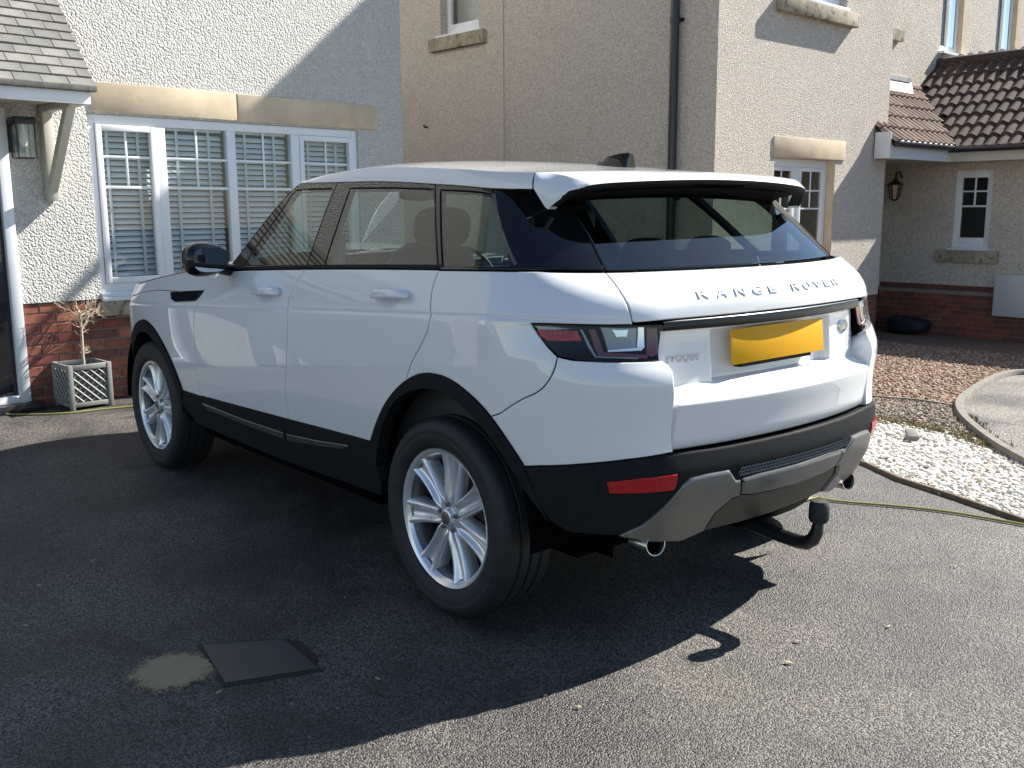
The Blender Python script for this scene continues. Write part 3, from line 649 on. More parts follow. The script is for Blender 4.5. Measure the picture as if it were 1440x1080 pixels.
# headlining under the roof
MB().add([(p[0], p[1]*.96, p[2]-.035) for r in rows for p in r[4:-4]], [(i*(nr-8)+j, (i+1)*(nr-8)+j, (i+1)*(nr-8)+j+1, i*(nr-8)+j+1) for i in range(len(rows)-1) for j in range(nr-9)]).build('headlining', M['trim_light'], car, smooth=True)
# ---- spoiler
fsn = np.concatenate([np.linspace(0, .86, 16), [.90, .94, .97, 1.]]); V = []; F = []; nq = 12
yF = float(yup(np.float64(-.235), float(rail_z(-.235))))+.003-.030; yT = .592
def sp_sec(f):
    a = abs(f)*yT; yf = f*yF; yt = f*yT; xf, zf_ = -.237, roof_z(-.235, abs(yf)); xt = -.452+.20*a*a+.45*max(0, a-.45)**2; zt = 1.497-.055*a*a-.5*max(0, a-.5)**2
    out = []
    for t in (0, .15, .35, .55, .75, .9, .97):
        out.append((xf+(xt-xf)*t, yf+(yt-yf)*t, zf_+(zt-zf_)*t+.012*math.sin(math.pi*t)*(1-t*.5)))
    out += [(xt-.001, yt, zt-.004), (xt+.004, yt, zt-.016), (xt+.03, yt, zt-.022), (xt+.12, yt, zt-.04), (xf+.03, yt, zt-.062)]
    return out
allY = list(-fsn[::-1][:-1])+list(fsn)
for y in allY: V += sp_sec(y)
for i in range(len(allY)-1):
    for j in range(nq-1):
        F.append((i*nq+j, (i+1)*nq+j, (i+1)*nq+j+1, i*nq+j+1))
def side_plate(sg):
    b0 = len(V); i = (len(allY)-1) if sg > 0 else 0
    tip = np.array((-.285, sg*.690, 1.393)); top = [np.array(V[i*nq+k]) for k in range(9)]; n = 25; A_ = []; Bc = []
    tt = np.linspace(0, 8, n)
    for k in range(n):
        j = min(7, int(tt[k])); fr_ = tt[k]-j; A_.append(top[j]*(1-fr_)+top[j+1]*fr_)
        t = k/(n-1)
        Qm = np.array((-.2625, sg*(float(yup(np.float64(-.25), float(rail_z(-.25))))+.004), float(rail_z(-.25))+.004))
        if t < .2: q = top[0]*(1-t/.2)+Qm*(t/.2)
        elif t < .36: q = Qm*(1-(t-.2)/.16)+tip*((t-.2)/.16)
        else:
            s = (t-.36)/.64; P1 = np.array((-.335, sg*.655, 1.452)); q = tip*(1-s)**2+2*P1*s*(1-s)+top[-1]*s*s
        Bc.append(q)
    rowsP = []
    for r_ in np.linspace(0, 1, 6):
        rowsP.append([a*(1-r_)+b*r_+np.array([0, sg*.016*math.sin(math.pi*r_**.8)*min(1, np.linalg.norm(a-b)/.08), 0]) for a, b in zip(A_, Bc)])
    gk = [min(1., k/8) for k in range(n)]; rowsP.append([b+np.array([.004, -sg*.012, .001])*g_ for b, g_ in zip(Bc, gk)]); rowsP.append([b+np.array([.02, -sg*.05, .0])*g_ for b, g_ in zip(Bc, gk)])
    for rw_ in rowsP: V.extend([tuple(p) for p in rw_])
    for r_ in range(len(rowsP)-1):
        for k in range(n-1): F.append((b0+r_*n+k, b0+r_*n+k+1, b0+(r_+1)*n+k+1, b0+(r_+1)*n+k))
side_plate(1); side_plate(-1)
me = pydata('spoiler', V, F); bm = bmesh.new(); bm.from_mesh(me); bmesh.ops.remove_doubles(bm, verts=bm.verts, dist=.0005); bmesh.ops.recalc_face_normals(bm, faces=bm.faces); bm.to_mesh(me); bm.free()
me.polygons.foreach_set('use_smooth', [True]*len(me.polygons)); me.set_sharp_from_angle(angle=math.radians(32))
spoil = link('spoiler', me, M['paint'], car); me.materials.append(M['black_plastic'])
for f_ in me.polygons:
    if f_.normal.z < -.35 and f_.center.z > 1.405: f_.material_index = 1
MB().add([(-.40+.18*y*y, y, 1.466-.05*y*y) for y in np.linspace(-.5, .5, 21)]+[(-.16, y, 1.44-.05*y*y) for y in np.linspace(-.56, .56, 21)]+[(-.16, y, 1.50-.05*y*y) for y in np.linspace(-.56, .56, 21)], [(k*21+i, k*21+i+1, (k+1)*21+i+1, (k+1)*21+i) for k in range(2) for i in range(20)]).build('spoiler_underside', M['black_plastic'], spoil)
MB().box(-.428, -.42, -.13, .13, 1.470, 1.480).build('brake_lamp', M['dark'], spoil)
# aerial fin
fin = MB(); sec_ = []
for x, h, wd in ((.195, .002, .004), (.16, .022, .016), (.11, .042, .024), (.05, .056, .028), (.012, .060, .028), (.0, .056, .026)):
    zb_ = roof_z(x, 0)-.004; sec_.append([(x, s*wd*a, zb_+h*b) for s, a, b in ((-1, 1, 0), (-1, .8, .5), (-1, .35, .95), (0, 0, 1), (1, .35, .95), (1, .8, .5), (1, 1, 0))])
V = [p for s in sec_ for p in s]; F = [(i*7+j, (i+1)*7+j, (i+1)*7+j+1, i*7+j+1) for i in range(5) for j in range(6)]+[(35, 36, 37, 38, 39, 40, 41)]
fin.add(V, F).build('aerial_fin', M['black_gloss'], roof, smooth=True)
# ---- bonnet
V = []; F = []; NX, NY = 22, 21
for i in range(NX):
    t = i/(NX-1); xe = 1.82+t*(3.30-1.82)
    ye = float(surf_low(xe, float(zf(xe))-float(zw(xe)))[1]) if xe < XF else None
    if ye is None:
        P = surf_low(xe+.10*(xe-XF), float(zf(xe))-float(zw(xe))); ye = float(P[1])
    for j in range(NY):
        s = -1+2*j/(NY-1); y = s*(ye-.004); a = abs(s)
        x = xe+(1-a*a)*.24*(1 if True else 0)*(.6+.4*t)
        z = float(zf(xe))+.004+.055*(1-a**3.2)*(1-.35*t)-.10*max(0, t-.7)*(1-a*a)
        V.append((x, y, z))
F = [(i*NY+j, (i+1)*NY+j, (i+1)*NY+j+1, i*NY+j+1) for i in range(NX-1) for j in range(NY-1)]
me = pydata('bonnet', V, F, smooth=True)
if sum(p.normal.z for p in me.polygons) < 0: me.flip_normals()
link('bonnet', me, M['paint'], car)
two('headlight', onlow([uz(2.99, .90), uz(3.10, .93), uz(3.35, .90), uz(3.5, .86), uz(3.35, .82), uz(3.1, .84)]), surf_low, M['black_gloss'], off=.004, thick=.02, gap=0)
panel('front_grille', onlow([uz(3.52, .84), uz(uN, .83), uz(uN, .76), uz(3.55, .77)]), surf_low, M['black_plastic'], car, centre=True, off=.004, thick=.02, gap=0)
# cowl between bonnet and screen
MB().add([(x, y, z) for x, z in ((1.70, 1.10), (2.15, 1.085)) for y in np.linspace(-.86, .86, 9)], [(i, i+1, i+10, i+9) for i in range(8)]).build('scuttle', M['black_plastic'], car)

# ---- inner shell (keeps gaps dark)
V = []; F = []; us_ = np.arange(U_REAR(.7), uN+.01, .04); zs_ = np.linspace(.28, 1.10, 22)
for u in us_:
    for z in zs_:
        q = np.array([[u, z-float(zw(u))]]); P, N, _, _ = frame_at(surf_low, q)
        o_ = .035 if u > -.45 else (.06 if u > -.7 else .16)
        if u > XF: o_ = .05
        V.append(P[0]-N[0]*o_)
nzs = len(zs_); V = np.array(V)
for i in range(len(us_)-1):
    for j in range(nzs-1):
        idx = [i*nzs+j, (i+1)*nzs+j, (i+1)*nzs+j+1, i*nzs+j+1]; c = V[idx].mean(0)
        if any((abs(c[0]-x0) < .50 and c[2] < .36+.52*math.sqrt(max(0, 1-((c[0]-x0)/.52)**2))) for x0 in (0, 2.66)): continue
        if c[0] < -.25 and c[2] < .47: continue
        if c[2] > (zf(c[0])-.04 if c[0] > 1.7 else 1.2): continue
        F.append(idx)
V2 = V*[1, -1, 1]; n = len(V); F = F+[tuple(i+n for i in f)[::-1] for f in F]
link('body_shell', pydata('body_shell', np.concatenate([V, V2]), F), M['dark'], car)
MB().box(-.36, 3.3, -.62, .62, .24, .30).box(.50, 2.16, -.84, .84, .27, .40).box(-.48, -.40, -.80, .80, .40, .95).build('underbody', M['dark'], car)
for x0, nm in ((0, 'wheel_arch_liner'), (2.66, 'wheel_arch_liner')):
    for s in (1, -1):
        lin = MB(); V = []; n = 22
        for yy_ in (.905, .55):
            for k in range(n+1):
                a = math.pi*(-.02+1.04*k/n); V.append((x0+.445*math.cos(a), s*yy_, .37+.445*math.sin(a)))
        lin.add(V, [(k, k+1, n+2+k, n+1+k) for k in range(n)]).add([(x0-.46, s*.55, .25), (x0+.46, s*.55, .25), (x0+.46, s*.55, .85), (x0-.46, s*.55, .85)], [(0, 1, 2, 3)])
        lin.build(nm, M['dark'], car)
# ---- door handles
def handle(px, doors):
    q = onlow([px])[0]
    P, N, du, dv = frame_at(surf_low, np.array([q])); P, N, du, dv = P[0], N[0], du[0]/np.linalg.norm(du[0]), dv[0]/np.linalg.norm(dv[0])
    m = MB(); V = []; n = 12
    st = [(-.132, .010, .004, .001), (-.126, .015, .012, .006), (-.09, .0165, .017, .016), (0, .0165, .02, .022), (.06, .0165, .018, .019), (.10, .015, .013, .011), (.108, .010, .006, .004)]
    for a, hz, dp, ofs in st:
        for k in range(n):
            t = 2*math.pi*k/n; V.append(P-du*a+dv*(hz*math.copysign(abs(math.sin(t))**.7, math.sin(t)))+N*(ofs*.9+.010+dp*.55*math.cos(t)))
    m.add(V, [(i*n+k, i*n+(k+1) % n, (i+1)*n+(k+1) % n, (i+1)*n+k) for i in range(len(st)-1) for k in range(n)]+[tuple(range(n)), tuple((len(st)-1)*n+k for k in range(n))])
    # scoop behind the grip: a shallow dish rim
    me = m.mesh('door_handle', smooth=True, angle=60); o = link('door_handle', me, M['paint'], doors[0]); o2 = link('door_handle', mirror_mesh(me), M['paint'], doors[1])
    d = MB(); V = []; n = 28
    for s, h in ((1.0, .0012), (.86, .0020), (.6, .0012), (0.02, .0008)):
        for k in range(n):
            t = 2*math.pi*k/n; V.append(P+du*(.02+.062*s*math.cos(t))+dv*(-.004+.036*s*math.sin(t))+N*h)
    me = d.add(V, [(i*n+k, i*n+(k+1) % n, (i+1)*n+(k+1) % n, (i+1)*n+k) for i in range(3) for k in range(n)]).mesh('handle_cup', smooth=True)
    hc = mat('handle_cup_paint', (.62, .64, .67), .35, coat=1.) if 'hc' not in M else M['hc']; M['hc'] = hc
    link('handle_cup', me, hc, doors[0]); link('handle_cup', mirror_mesh(me), hc, doors[1])
handle((379, 413), fdoor); handle((554, 417), rdoor)
# ---- door mirrors
def blob(c, r, ex=2.6, n=20, m=12, shape=None):
    V = []; F = []
    for i in range(m+1):
        a = math.pi*i/m
        for k in range(n):
            b = 2*math.pi*k/n; f = lambda v: math.copysign(abs(v)**(2/ex), v)
            p = [f(math.cos(a)), f(math.sin(a))*f(math.cos(b)), f(math.sin(a))*f(math.sin(b))]
            q = np.array([p[0]*r[0], p[1]*r[1], p[2]*r[2]])
            if shape: q = shape(q)
            V.append(q+np.array(c))
    for i in range(m):
        for k in range(n): F.append((i*n+k, (i+1)*n+k, (i+1)*n+(k+1) % n, i*n+(k+1) % n))
    return V, F
def mshape(q):
    t = (q[1]+.115)/.23; q[2] *= (.72+.28*math.sin(math.pi*min(1, max(0, 1-t*.75)))); q[0] -= .045*t*t; q[0] *= (1-.25*t) if q[0] > 0 else 1; return q
V, F = blob((1.66, 1.012, 1.184), (.078, .108, .079), 2.8, shape=mshape)
me = MB().add(V, F).mesh('door_mirror', smooth=True, angle=60)
ml = link('door_mirror', me, M['black_gloss'], car); mr = link('door_mirror', mirror_mesh(me), M['black_gloss'], car)
gm = MB(); V = [(1.578-.018*(y-.93)/.2-.004*math.cos(6*z), y, z) for y, z in [(1.012+.084*math.copysign(abs(math.cos(t))**.7, math.cos(t)), 1.184+.054*math.copysign(abs(math.sin(t))**.7, math.sin(t))) for t in np.linspace(0, 2*math.pi, 29)[:-1]]]
me = gm.add(V, [tuple(range(28))]).mesh('mirror_glass'); link('mirror_glass', me, M['mirror'], ml); link('mirror_glass', mirror_mesh(me), M['mirror'], mr)
me = MB().tube([(1.685, .86, 1.125), (1.68, .92, 1.135), (1.67, .97, 1.155)], [.03, .026, .028], 12).mesh('mirror_arm', smooth=True); link('mirror_arm', me, M['black_gloss'], ml); link('mirror_arm', mirror_mesh(me), M['black_gloss'], mr)
# ---- exhausts
for s in (1, -1):
    e = MB(); prof = [(.036, 0), (.041, -.004), (.042, .0), (.042, .13), (.037, .13), (.036, .01)]
    V = []; n = 24
    pr2 = [(.035, .075), (.035, .0), (.034, -.003), (.032, -.0025), (.031, .004), (.030, .07)]
    for k in range(n):
        a = 2*math.pi*k/n
        for r_, h in pr2: V.append((-.650+h+.35*(r_*math.sin(a)) * .6, s*.558+r_*1.28*math.cos(a), .350+r_*math.sin(a)))
    e.add(V, [(k*6+j, ((k+1) % n)*6+j, ((k+1) % n)*6+j+1, k*6+j+1) for k in range(n) for j in range(5)])
    t = e.build('exhaust_tip', M['steel'], car, smooth=True, angle=50)
    MB().add([(-.585, s*.558+.03*math.cos(a), .350+.026*math.sin(a)) for a in np.linspace(0, 2*math.pi, 17)[:-1]], [tuple(range(16))]).build('exhaust_bore', M['dark'], t)
    MB().tube([(-.59, s*.558, .352), (-.2, s*.5, .34)], .03, 10).build('exhaust_pipe', M['dark'], car)
# ---- tow bar: neck, ball and rubber cap
tb = MB().tube([(-.40, .0, .315), (-.58, 0, .292), (-.72, 0, .277), (-.80, 0, .272), (-.838, 0, .277), (-.862, 0, .297), (-.874, 0, .325), (-.878, 0, .36)], [.026, .025, .024, .024, .0245, .024, .022, .018], 16).build('tow_bar', M['towbar'], car, smooth=True)
cap = MB().lathe([(.0, .010), (.028, .010), (.033, .018), (.034, .05), (.032, .072), (.026, .082), (.0, .084)], 24, 'z', (-.878, 0, .352)).build('tow_ball_cap', M['rubber'], tb, smooth=True, angle=50)
MB().box(-.62, -.44, -.10, .10, .30, .37).tube([(-.55, .17, .34), (-.55, -.17, .34)], .03, 10).build('tow_bracket', M['dark'], car)
MB().tube([(-.60, .20, .345), (-.56, .20, .345)], .035, 14).build('tow_socket', M['black_plastic'], car)
# ---- wheels
WR = .352
def wheel_meshes():
    W = {}
    t = MB(); n = 120
    prof = [(.243, -.085), (.246, -.100), (.262, -.108), (.29, -.1135), (.315, -.113), (.333, -.105), (.344, -.096), (.349, -.086),
            (.351, -.080), (.351, -.052), (.344, -.049), (.344, -.041), (.3515, -.038), (.3525, -.006), (.3445, -.004), (.3445, .004), (.3525, .006), (.3515, .038), (.344, .041), (.344, .049), (.351, .052), (.351, .080),
            (.349, .086), (.344, .096), (.333, .105), (.315, .113), (.311, .1128), (.309, .1142), (.305, .1142), (.303, .1132), (.29, .1135), (.275, .1125), (.272, .1105), (.266, .1105), (.262, .108), (.25, .102), (.246, .097), (.243, .085)]
    V = []; F = []; m = len(prof)
    for k in range(n):
        a = 2*math.pi*k/n; lug = k % 2
        for r, h in prof:
            rr = r
            if r > .34 and abs(h) > .054 and lug: rr = r-.0045       # shoulder blocks
            V.append((rr*math.cos(a), h, rr*math.sin(a)))
    for k in range(n):
        for j in range(m-1): F.append((k*m+j, ((k+1) % n)*m+j, ((k+1) % n)*m+j+1, k*m+j+1))
    W['tyre'] = t.add(V, F).mesh('tyre', smooth=True, angle=35)
    # rim barrel, lip
    W['barrel'] = MB().lathe([(.228, -.10), (.236, -.09), (.222, -.06), (.210, -.02), (.208, .04), (.214, .07), (.222, .082)], 96).mesh('rim_barrel', smooth=True, angle=50)
    W['rim'] = MB().lathe([(.2205, .080), (.2275, .0905), (.2325, .0945), (.239, .0965), (.2435, .0985), (.245, .0955), (.244, .088)], 96).mesh('rim', smooth=True, angle=50)
    # seven twin-ribbed spokes
    sp = MB(); NS = 7
    cs = [(-1.0, -.034), (-.93, -.010), (-.80, -.0022), (-.66, .0), (-.50, -.0015), (-.38, -.010), (-.24, -.0150), (0, -.0165), (.24, -.0150), (.38, -.010), (.50, -.0015), (.66, 0), (.80, -.0022), (.93, -.010), (1.0, -.034)]
    for k in range(NS):
        a0 = math.pi/2+.10+2*math.pi*k/NS; c, s = math.cos(a0), math.sin(a0); V = []
        st = [(.040, .0185, .070), (.052, .0270, .0735), (.066, .0315, .0785), (.085, .0335, .0800), (.10, .0345, .0795), (.13, .0370, .0788), (.16, .0405, .0797), (.19, .0450, .0825), (.212, .0495, .0875), (.2275, .0560, .0920)]
        for r, w_, h in st:
            gr = min(1., max(.15, (r-.04)/.05))
            for q, d in cs:
                dd = d if abs(q) > .9 else d*gr
                V.append((r*c-q*w_*s, h+dd*(1.0), r*s+q*w_*c))
        nc = len(cs); sp.add(V, [(i*nc+j, i*nc+j+1, (i+1)*nc+j+1, (i+1)*nc+j) for i in range(len(st)-1) for j in range(nc-1)])
        # deeper flanks
        for e in (0, nc-1):
            b = len(sp.v); VV = []
            for i in range(len(st)): p = V[i*nc+e]; VV.append(p); VV.append((p[0]*.985, p[1]-.022, p[2]*.985))
            sp.add(VV, [(2*i, 2*i+2, 2*i+3, 2*i+1) for i in range(len(st)-1)])
    W['spokes'] = sp.mesh('spokes', smooth=True, angle=48)
    hb = MB().lathe([(.0, .088), (.026, .0875), (.0295, .0855), (.0305, .081), (.032, .076), (.034, .072), (.062, .0715), (.066, .067), (.068, .05), (.070, .03)], 48)
    W['hub'] = hb.mesh('hub', smooth=True, angle=35)
    W['cap'] = MB().lathe([(.0, .0905), (.020, .0900), (.0235, .0885)], 32).mesh('hub_cap', smooth=True)
    nut = MB().lathe([(.0, .084), (.006, .084), (.0088, .0815), (.0088, .06)], 6); W['nut'] = nut.mesh('wheel_nut')
    W['disc'] = MB().lathe([(.05, .008), (.155, .008), (.158, .004), (.158, -.014), (.05, -.014)], 48).mesh('brake_disc', smooth=True, angle=40)
    W['back'] = MB().lathe([(.0, -.04), (.225, -.04)], 32).mesh('wheel_inside')
    cal = MB(); V = []
    for r in (.10, .168):
        for t in np.linspace(-.5, .5, 7):
            for h in (-.03, .032): V.append((r*math.cos(t), h, r*math.sin(t)))
    F = [(2*i, 2*i+2, 2*i+3, 2*i+1) for i in range(6)]+[(14+2*i, 14+2*i+1, 14+2*i+3, 14+2*i+2) for i in range(6)]+[(2*i+1, 2*i+3, 14+2*i+3, 14+2*i+1) for i in range(6)]+[(2*i, 14+2*i, 14+2*i+2, 2*i+2) for i in range(6)]+[(0, 1, 15, 14), (12, 26, 27, 13)]
    W['caliper'] = cal.add(V, F).mesh('brake_caliper')
    return W
W = wheel_meshes()
def wheel(x, s, spin):
    e = bpy.data.objects.new('wheel', None); COL.objects.link(e); e.parent = car; e.location = (x, s*.8135, WR); e.empty_display_size = .1
    e.rotation_euler = (0, spin, math.pi if s < 0 else 0)
    link('tyre', W['tyre'], M['rubber'], e); link('rim', W['rim'], M['alloy'], e); link('rim_barrel', W['barrel'], M['alloy_dark'], e); link('spokes', W['spokes'], M['alloy'], e); link('hub', W['hub'], M['alloy'], e)
    link('hub_cap', W['cap'], M['alloy_dark'], e); link('brake_disc', W['disc'], M['disc'], e); link('wheel_inside', W['back'], M['dark'], e); link('brake_caliper', W['caliper'], M['dark'], e)
    for k in range(5):
        a = math.pi/2+2*math.pi*k/5; o = link('wheel_nut', W['nut'], M['alloy_dark'], e); o.location = (.047*math.cos(a), 0, .047*math.sin(a))
for x, s, sp_ in ((0, 1, .0), (2.66, 1, .35), (0, -1, .2), (2.66, -1, .5)): wheel(x, s, sp_)

# ---- cabin
def rounded(c, r, ex, rot=0., m='seat', name='seat', parent=car, shape=None):
    V, F = blob((0, 0, 0), r, ex, 20, 12, shape); R = np.array([[math.cos(rot), 0, math.sin(rot)], [0, 1, 0], [-math.sin(rot), 0, math.cos(rot)]])
    return MB().add([R@np.array(v)+np.array(c) for v in V], F).build(name, M[m], parent, smooth=True, angle=70)
for y in (.37, -.37):
    rounded((1.20, y, .60), (.27, .26, .10), 3.5, .08, name='seat_cushion'); rounded((.86, y, .92), (.09, .25, .36), 3.2, -.28, name='seat_back'); hr = rounded((.715, y, 1.325), (.05, .135, .085), 3, -.2, name='headrest')
    for q in (-.05, .05): MB().tube([(.73, y+q, 1.28), (.75, y+q, 1.19)], .006, 8).build('headrest_post', M['chrome'], hr, smooth=True)
rounded((.32, 0, .62), (.27, .62, .10), 5, .05, name='rear_bench'); rounded((.02, 0, .84), (.09, .62, .30), 5, -.3, name='rear_seat_back')
for y in (.37, 0, -.37):
    hr = rounded((-.085, y, 1.225), (.045, .12, .062), 3, -.25, name='rear_headrest')
    for q in (-.045, .045): MB().tube([(-.08, y+q, 1.18), (-.06, y+q, 1.09)], .005, 8).build('headrest_post', M['chrome'], hr, smooth=True)
MB().box(1.62, 2.10, -.80, .80, .60, 1.06).build('dashboard', M['interior'], car, bevel=.05)
st_ = MB(); V = []; n = 32
for k in range(n):
    a = 2*math.pi*k/n
    for j in range(8):
        b = 2*math.pi*j/8; R_ = .185+.014*math.cos(b); V.append((1.50+.014*math.sin(b)+.30*(R_*math.sin(a)), -.37+R_*math.cos(a), 1.02+.95*R_*math.sin(a)))
st_.add(V, [(k*8+j, ((k+1) % n)*8+j, ((k+1) % n)*8+(j+1) % 8, k*8+(j+1) % 8) for k in range(n) for j in range(8)]).box(1.49, 1.56, -.42, -.32, .97, 1.06).build('steering_wheel', M['interior'], car, smooth=True)
MB().box(-.42, 2.0, -.82, .82, .40, .50).build('cabin_floor', M['interior'], car)
MB().box(-.46, -.03, -.56, .56, 1.08, 1.10).build('parcel_shelf', M['interior'], car)
for s in (1, -1): MB().box(-.35, 1.75, s*.80, s*.83, .5, 1.10).build('door_card', M['interior'], car)
for s in (1, -1):
    bpl = MB().box(.94, 1.02, s*.70, s*.74, 1.1, 1.3).build('pillar_trim', M['trim_light'], car)
rounded((1.42, 0, 1.47), (.02, .11, .03), 3, 0, 'interior', 'rear_view_mirror')

# ================================================================== setting: ground
def asphalt(name, c0, c1, scale=120., wet=0.):
    m, N, L, b = nodes(name); tc = N.new('ShaderNodeTexCoord')
    v = N.new('ShaderNodeTexVoronoi'); v.inputs['Scale'].default_value = scale; L.new(tc.outputs['Object'], v.inputs['Vector'])
    sp = N.new('ShaderNodeSeparateColor'); L.new(v.outputs['Color'], sp.inputs[0])
    r = N.new('ShaderNodeValToRGB'); L.new(sp.outputs[0], r.inputs[0]); r.color_ramp.elements[0].color = (*c0, 1); r.color_ramp.elements[1].color = (*c1, 1)
    r.color_ramp.elements[0].position = .25; r.color_ramp.elements[1].position = .95
    big = N.new('ShaderNodeTexNoise'); big.inputs['Scale'].default_value = 1.3; big.inputs['Detail'].default_value = 8; big.inputs['Roughness'].default_value = .62; L.new(tc.outputs['Object'], big.inputs['Vector'])
    rb = N.new('ShaderNodeValToRGB'); L.new(big.outputs['Fac'], rb.inputs[0]); rb.color_ramp.elements[0].position = .40; rb.color_ramp.elements[1].position = .60
    rb.color_ramp.elements[0].color = (.42, .42, .43, 1); rb.color_ramp.elements[1].color = (1.15, 1.1, 1.04, 1)
    mu = N.new('ShaderNodeMix'); mu.data_type = 'RGBA'; mu.blend_type = 'MULTIPLY'; mu.inputs[0].default_value = 1; L.new(r.outputs[0], mu.inputs[6]); L.new(rb.outputs[0], mu.inputs[7])
    L.new(mu.outputs[2], b.inputs['Base Color'])
    # mossy tinge in places
    n2 = N.new('ShaderNodeTexNoise'); n2.inputs['Scale'].default_value = .8; n2.inputs['Detail'].default_value = 5; L.new(tc.outputs['Object'], n2.inputs['Vector'])
    r2 = N.new('ShaderNodeValToRGB'); L.new(n2.outputs['Fac'], r2.inputs[0]); r2.color_ramp.elements[0].position = .56; r2.color_ramp.elements[1].position = .74; r2.color_ramp.elements[1].color = (.35, .35, .35, 1)
    mx = N.new('ShaderNodeMix'); mx.data_type = 'RGBA'; L.new(r2.outputs[0], mx.inputs[0]); L.new(mu.outputs[2], mx.inputs[6]); mx.inputs[7].default_value = (.10, .095, .055, 1)
    # oil drips and old damp marks
    n4 = N.new('ShaderNodeTexNoise'); n4.inputs['Scale'].default_value = 3.1; n4.inputs['Detail'].default_value = 6; n4.inputs['Distortion'].default_value = .6; L.new(tc.outputs['Object'], n4.inputs['Vector'])
    r4 = N.new('ShaderNodeValToRGB'); L.new(n4.outputs['Fac'], r4.inputs[0]); r4.color_ramp.elements[0].position = .62; r4.color_ramp.elements[1].position = .70; r4.color_ramp.elements[1].color = (.55, .55, .55, 1)
    m4 = N.new('ShaderNodeMix'); m4.data_type = 'RGBA'; L.new(r4.outputs[0], m4.inputs[0]); L.new(mx.outputs[2], m4.inputs[6]); m4.inputs[7].default_value = (.018, .0175, .017, 1)
    L.new(m4.outputs[2], b.inputs['Base Color'])
    rr = N.new('ShaderNodeMapRange'); L.new(big.outputs['Fac'], rr.inputs[0]); rr.inputs[1].default_value = .35; rr.inputs[2].default_value = .65; rr.inputs[3].default_value = .45; rr.inputs[4].default_value = .68
    L.new(rr.outputs[0], b.inputs['Roughness']); b.inputs['Specular IOR Level'].default_value = .5
    v2 = N.new('ShaderNodeTexVoronoi'); v2.inputs['Scale'].default_value = scale; v2.feature = 'F1'; L.new(tc.outputs['Object'], v2.inputs['Vector'])
    n3 = N.new('ShaderNodeTexNoise'); n3.inputs['Scale'].default_value = scale*.35; n3.inputs['Detail'].default_value = 4; L.new(tc.outputs['Object'], n3.inputs['Vector'])
    su = N.new('ShaderNodeMath'); su.operation = 'SUBTRACT'; L.new(n3.outputs['Fac'], su.inputs[0]); L.new(v2.outputs['Distance'], su.inputs[1])
    bp = N.new('ShaderNodeBump'); bp.inputs['Strength'].default_value = .75; bp.inputs['Distance'].default_value = .006; L.new(su.outputs[0], bp.inputs['Height']); L.new(bp.outputs[0], b.inputs['Normal'])
    return m
M['asphalt'] = asphalt('asphalt', (.022, .0215, .0215), (.215, .202, .183), 200)
M['drive2'] = asphalt('gravelly_tarmac', (.07, .066, .06), (.24, .22, .195), 90)
M['white_render'] = roughcast('white_roughcast', (.83, .81, .76), (.74, .72, .67), 64, 1., .022, (.62, .60, .56))
M['tan_render'] = roughcast('tan_dash', (.75, .675, .59), (.50, .44, .375), 85, .9, .011, (.40, .36, .30))
M['tan_far'] = roughcast('tan_dash_far', (.73, .66, .58), (.48, .425, .365), 70, .9, .012, (.42, .36, .30))
M['stone'] = mat('sandstone', (.62, .50, .35), .85, var=.14, vscale=5, bump=[('noise', 90, .25, .003)], wear=((.52, .42, .30), 9, .64))
M['sill_stone'] = mat('sill_stone', (.36, .31, .23), .9, var=.25, vscale=9, bump=[('noise', 70, .4, .004)], wear=((.13, .11, .085), 12, .55))
M['upvc'] = mat('white_upvc', (.80, .82, .84), .3, coat=.3, var=.03, vscale=3)
M['pane'] = glassmat('window_pane', (.88, .92, .92), 0., 1.42)
M['slat'] = mat('blind_slat', (.62, .67, .70), .45)
M['tape'] = mat('blind_tape', (.50, .55, .58), .8)
M['room'] = mat('room_dark', (.02, .02, .022), .9)
M['curtain'] = mat('pale_curtain', (.6, .6, .55), .9, var=.1, vscale=12)
M['mortar'] = mat('mortar', (.26, .23, .20), .95, var=.2, vscale=40, bump=[('noise', 200, .4, .003)])
M['bricks'] = [mat('brick', c, .88, var=.28, vscale=18, bump=[('noise', 160, .5, .003)]) for c in ((.25, .082, .05), (.20, .066, .046), (.32, .125, .07), (.16, .06, .048), (.28, .095, .056))]
M['slate'] = [mat('grey_slate', c, .8, var=.2, vscale=10, bump=[('noise', 60, .35, .004)]) for c in ((.185, .182, .165), (.215, .21, .19), (.155, .152, .14))]
M['lead'] = mat('lead_flashing', (.42, .42, .42), .6, var=.2, vscale=10)
M['dtile'] = [mat('brown_tile', c, .85, var=.3, vscale=9, bump=[('noise', 50, .4, .004)]) for c in ((.062, .040, .033), (.082, .052, .042), (.048, .034, .030))]
M['rtile'] = [mat('terracotta_tile', c, .85, var=.3, vscale=9, bump=[('noise', 50, .4, .004)]) for c in ((.15, .095, .072), (.19, .125, .095), (.125, .080, .062))]
M['soffit'] = mat('cream_soffit', (.52, .50, .42), .7)
M['fascia'] = mat('white_fascia', (.70, .72, .74), .35, coat=.3)
M['door_navy'] = mat('navy_door', (.01, .012, .025), .25, coat=.6)
M['pipe'] = mat('black_pipe', (.020, .018, .026), .35, coat=.2)
M['iron'] = mat('black_iron', (.012, .012, .012), .45)
M['lantern_glass'] = glassmat('lantern_glass', (.8, .82, .8))
M['concrete'] = mat('concrete', (.19, .172, .145), .92, var=.25, vscale=14, bump=[('noise', 120, .4, .004)])

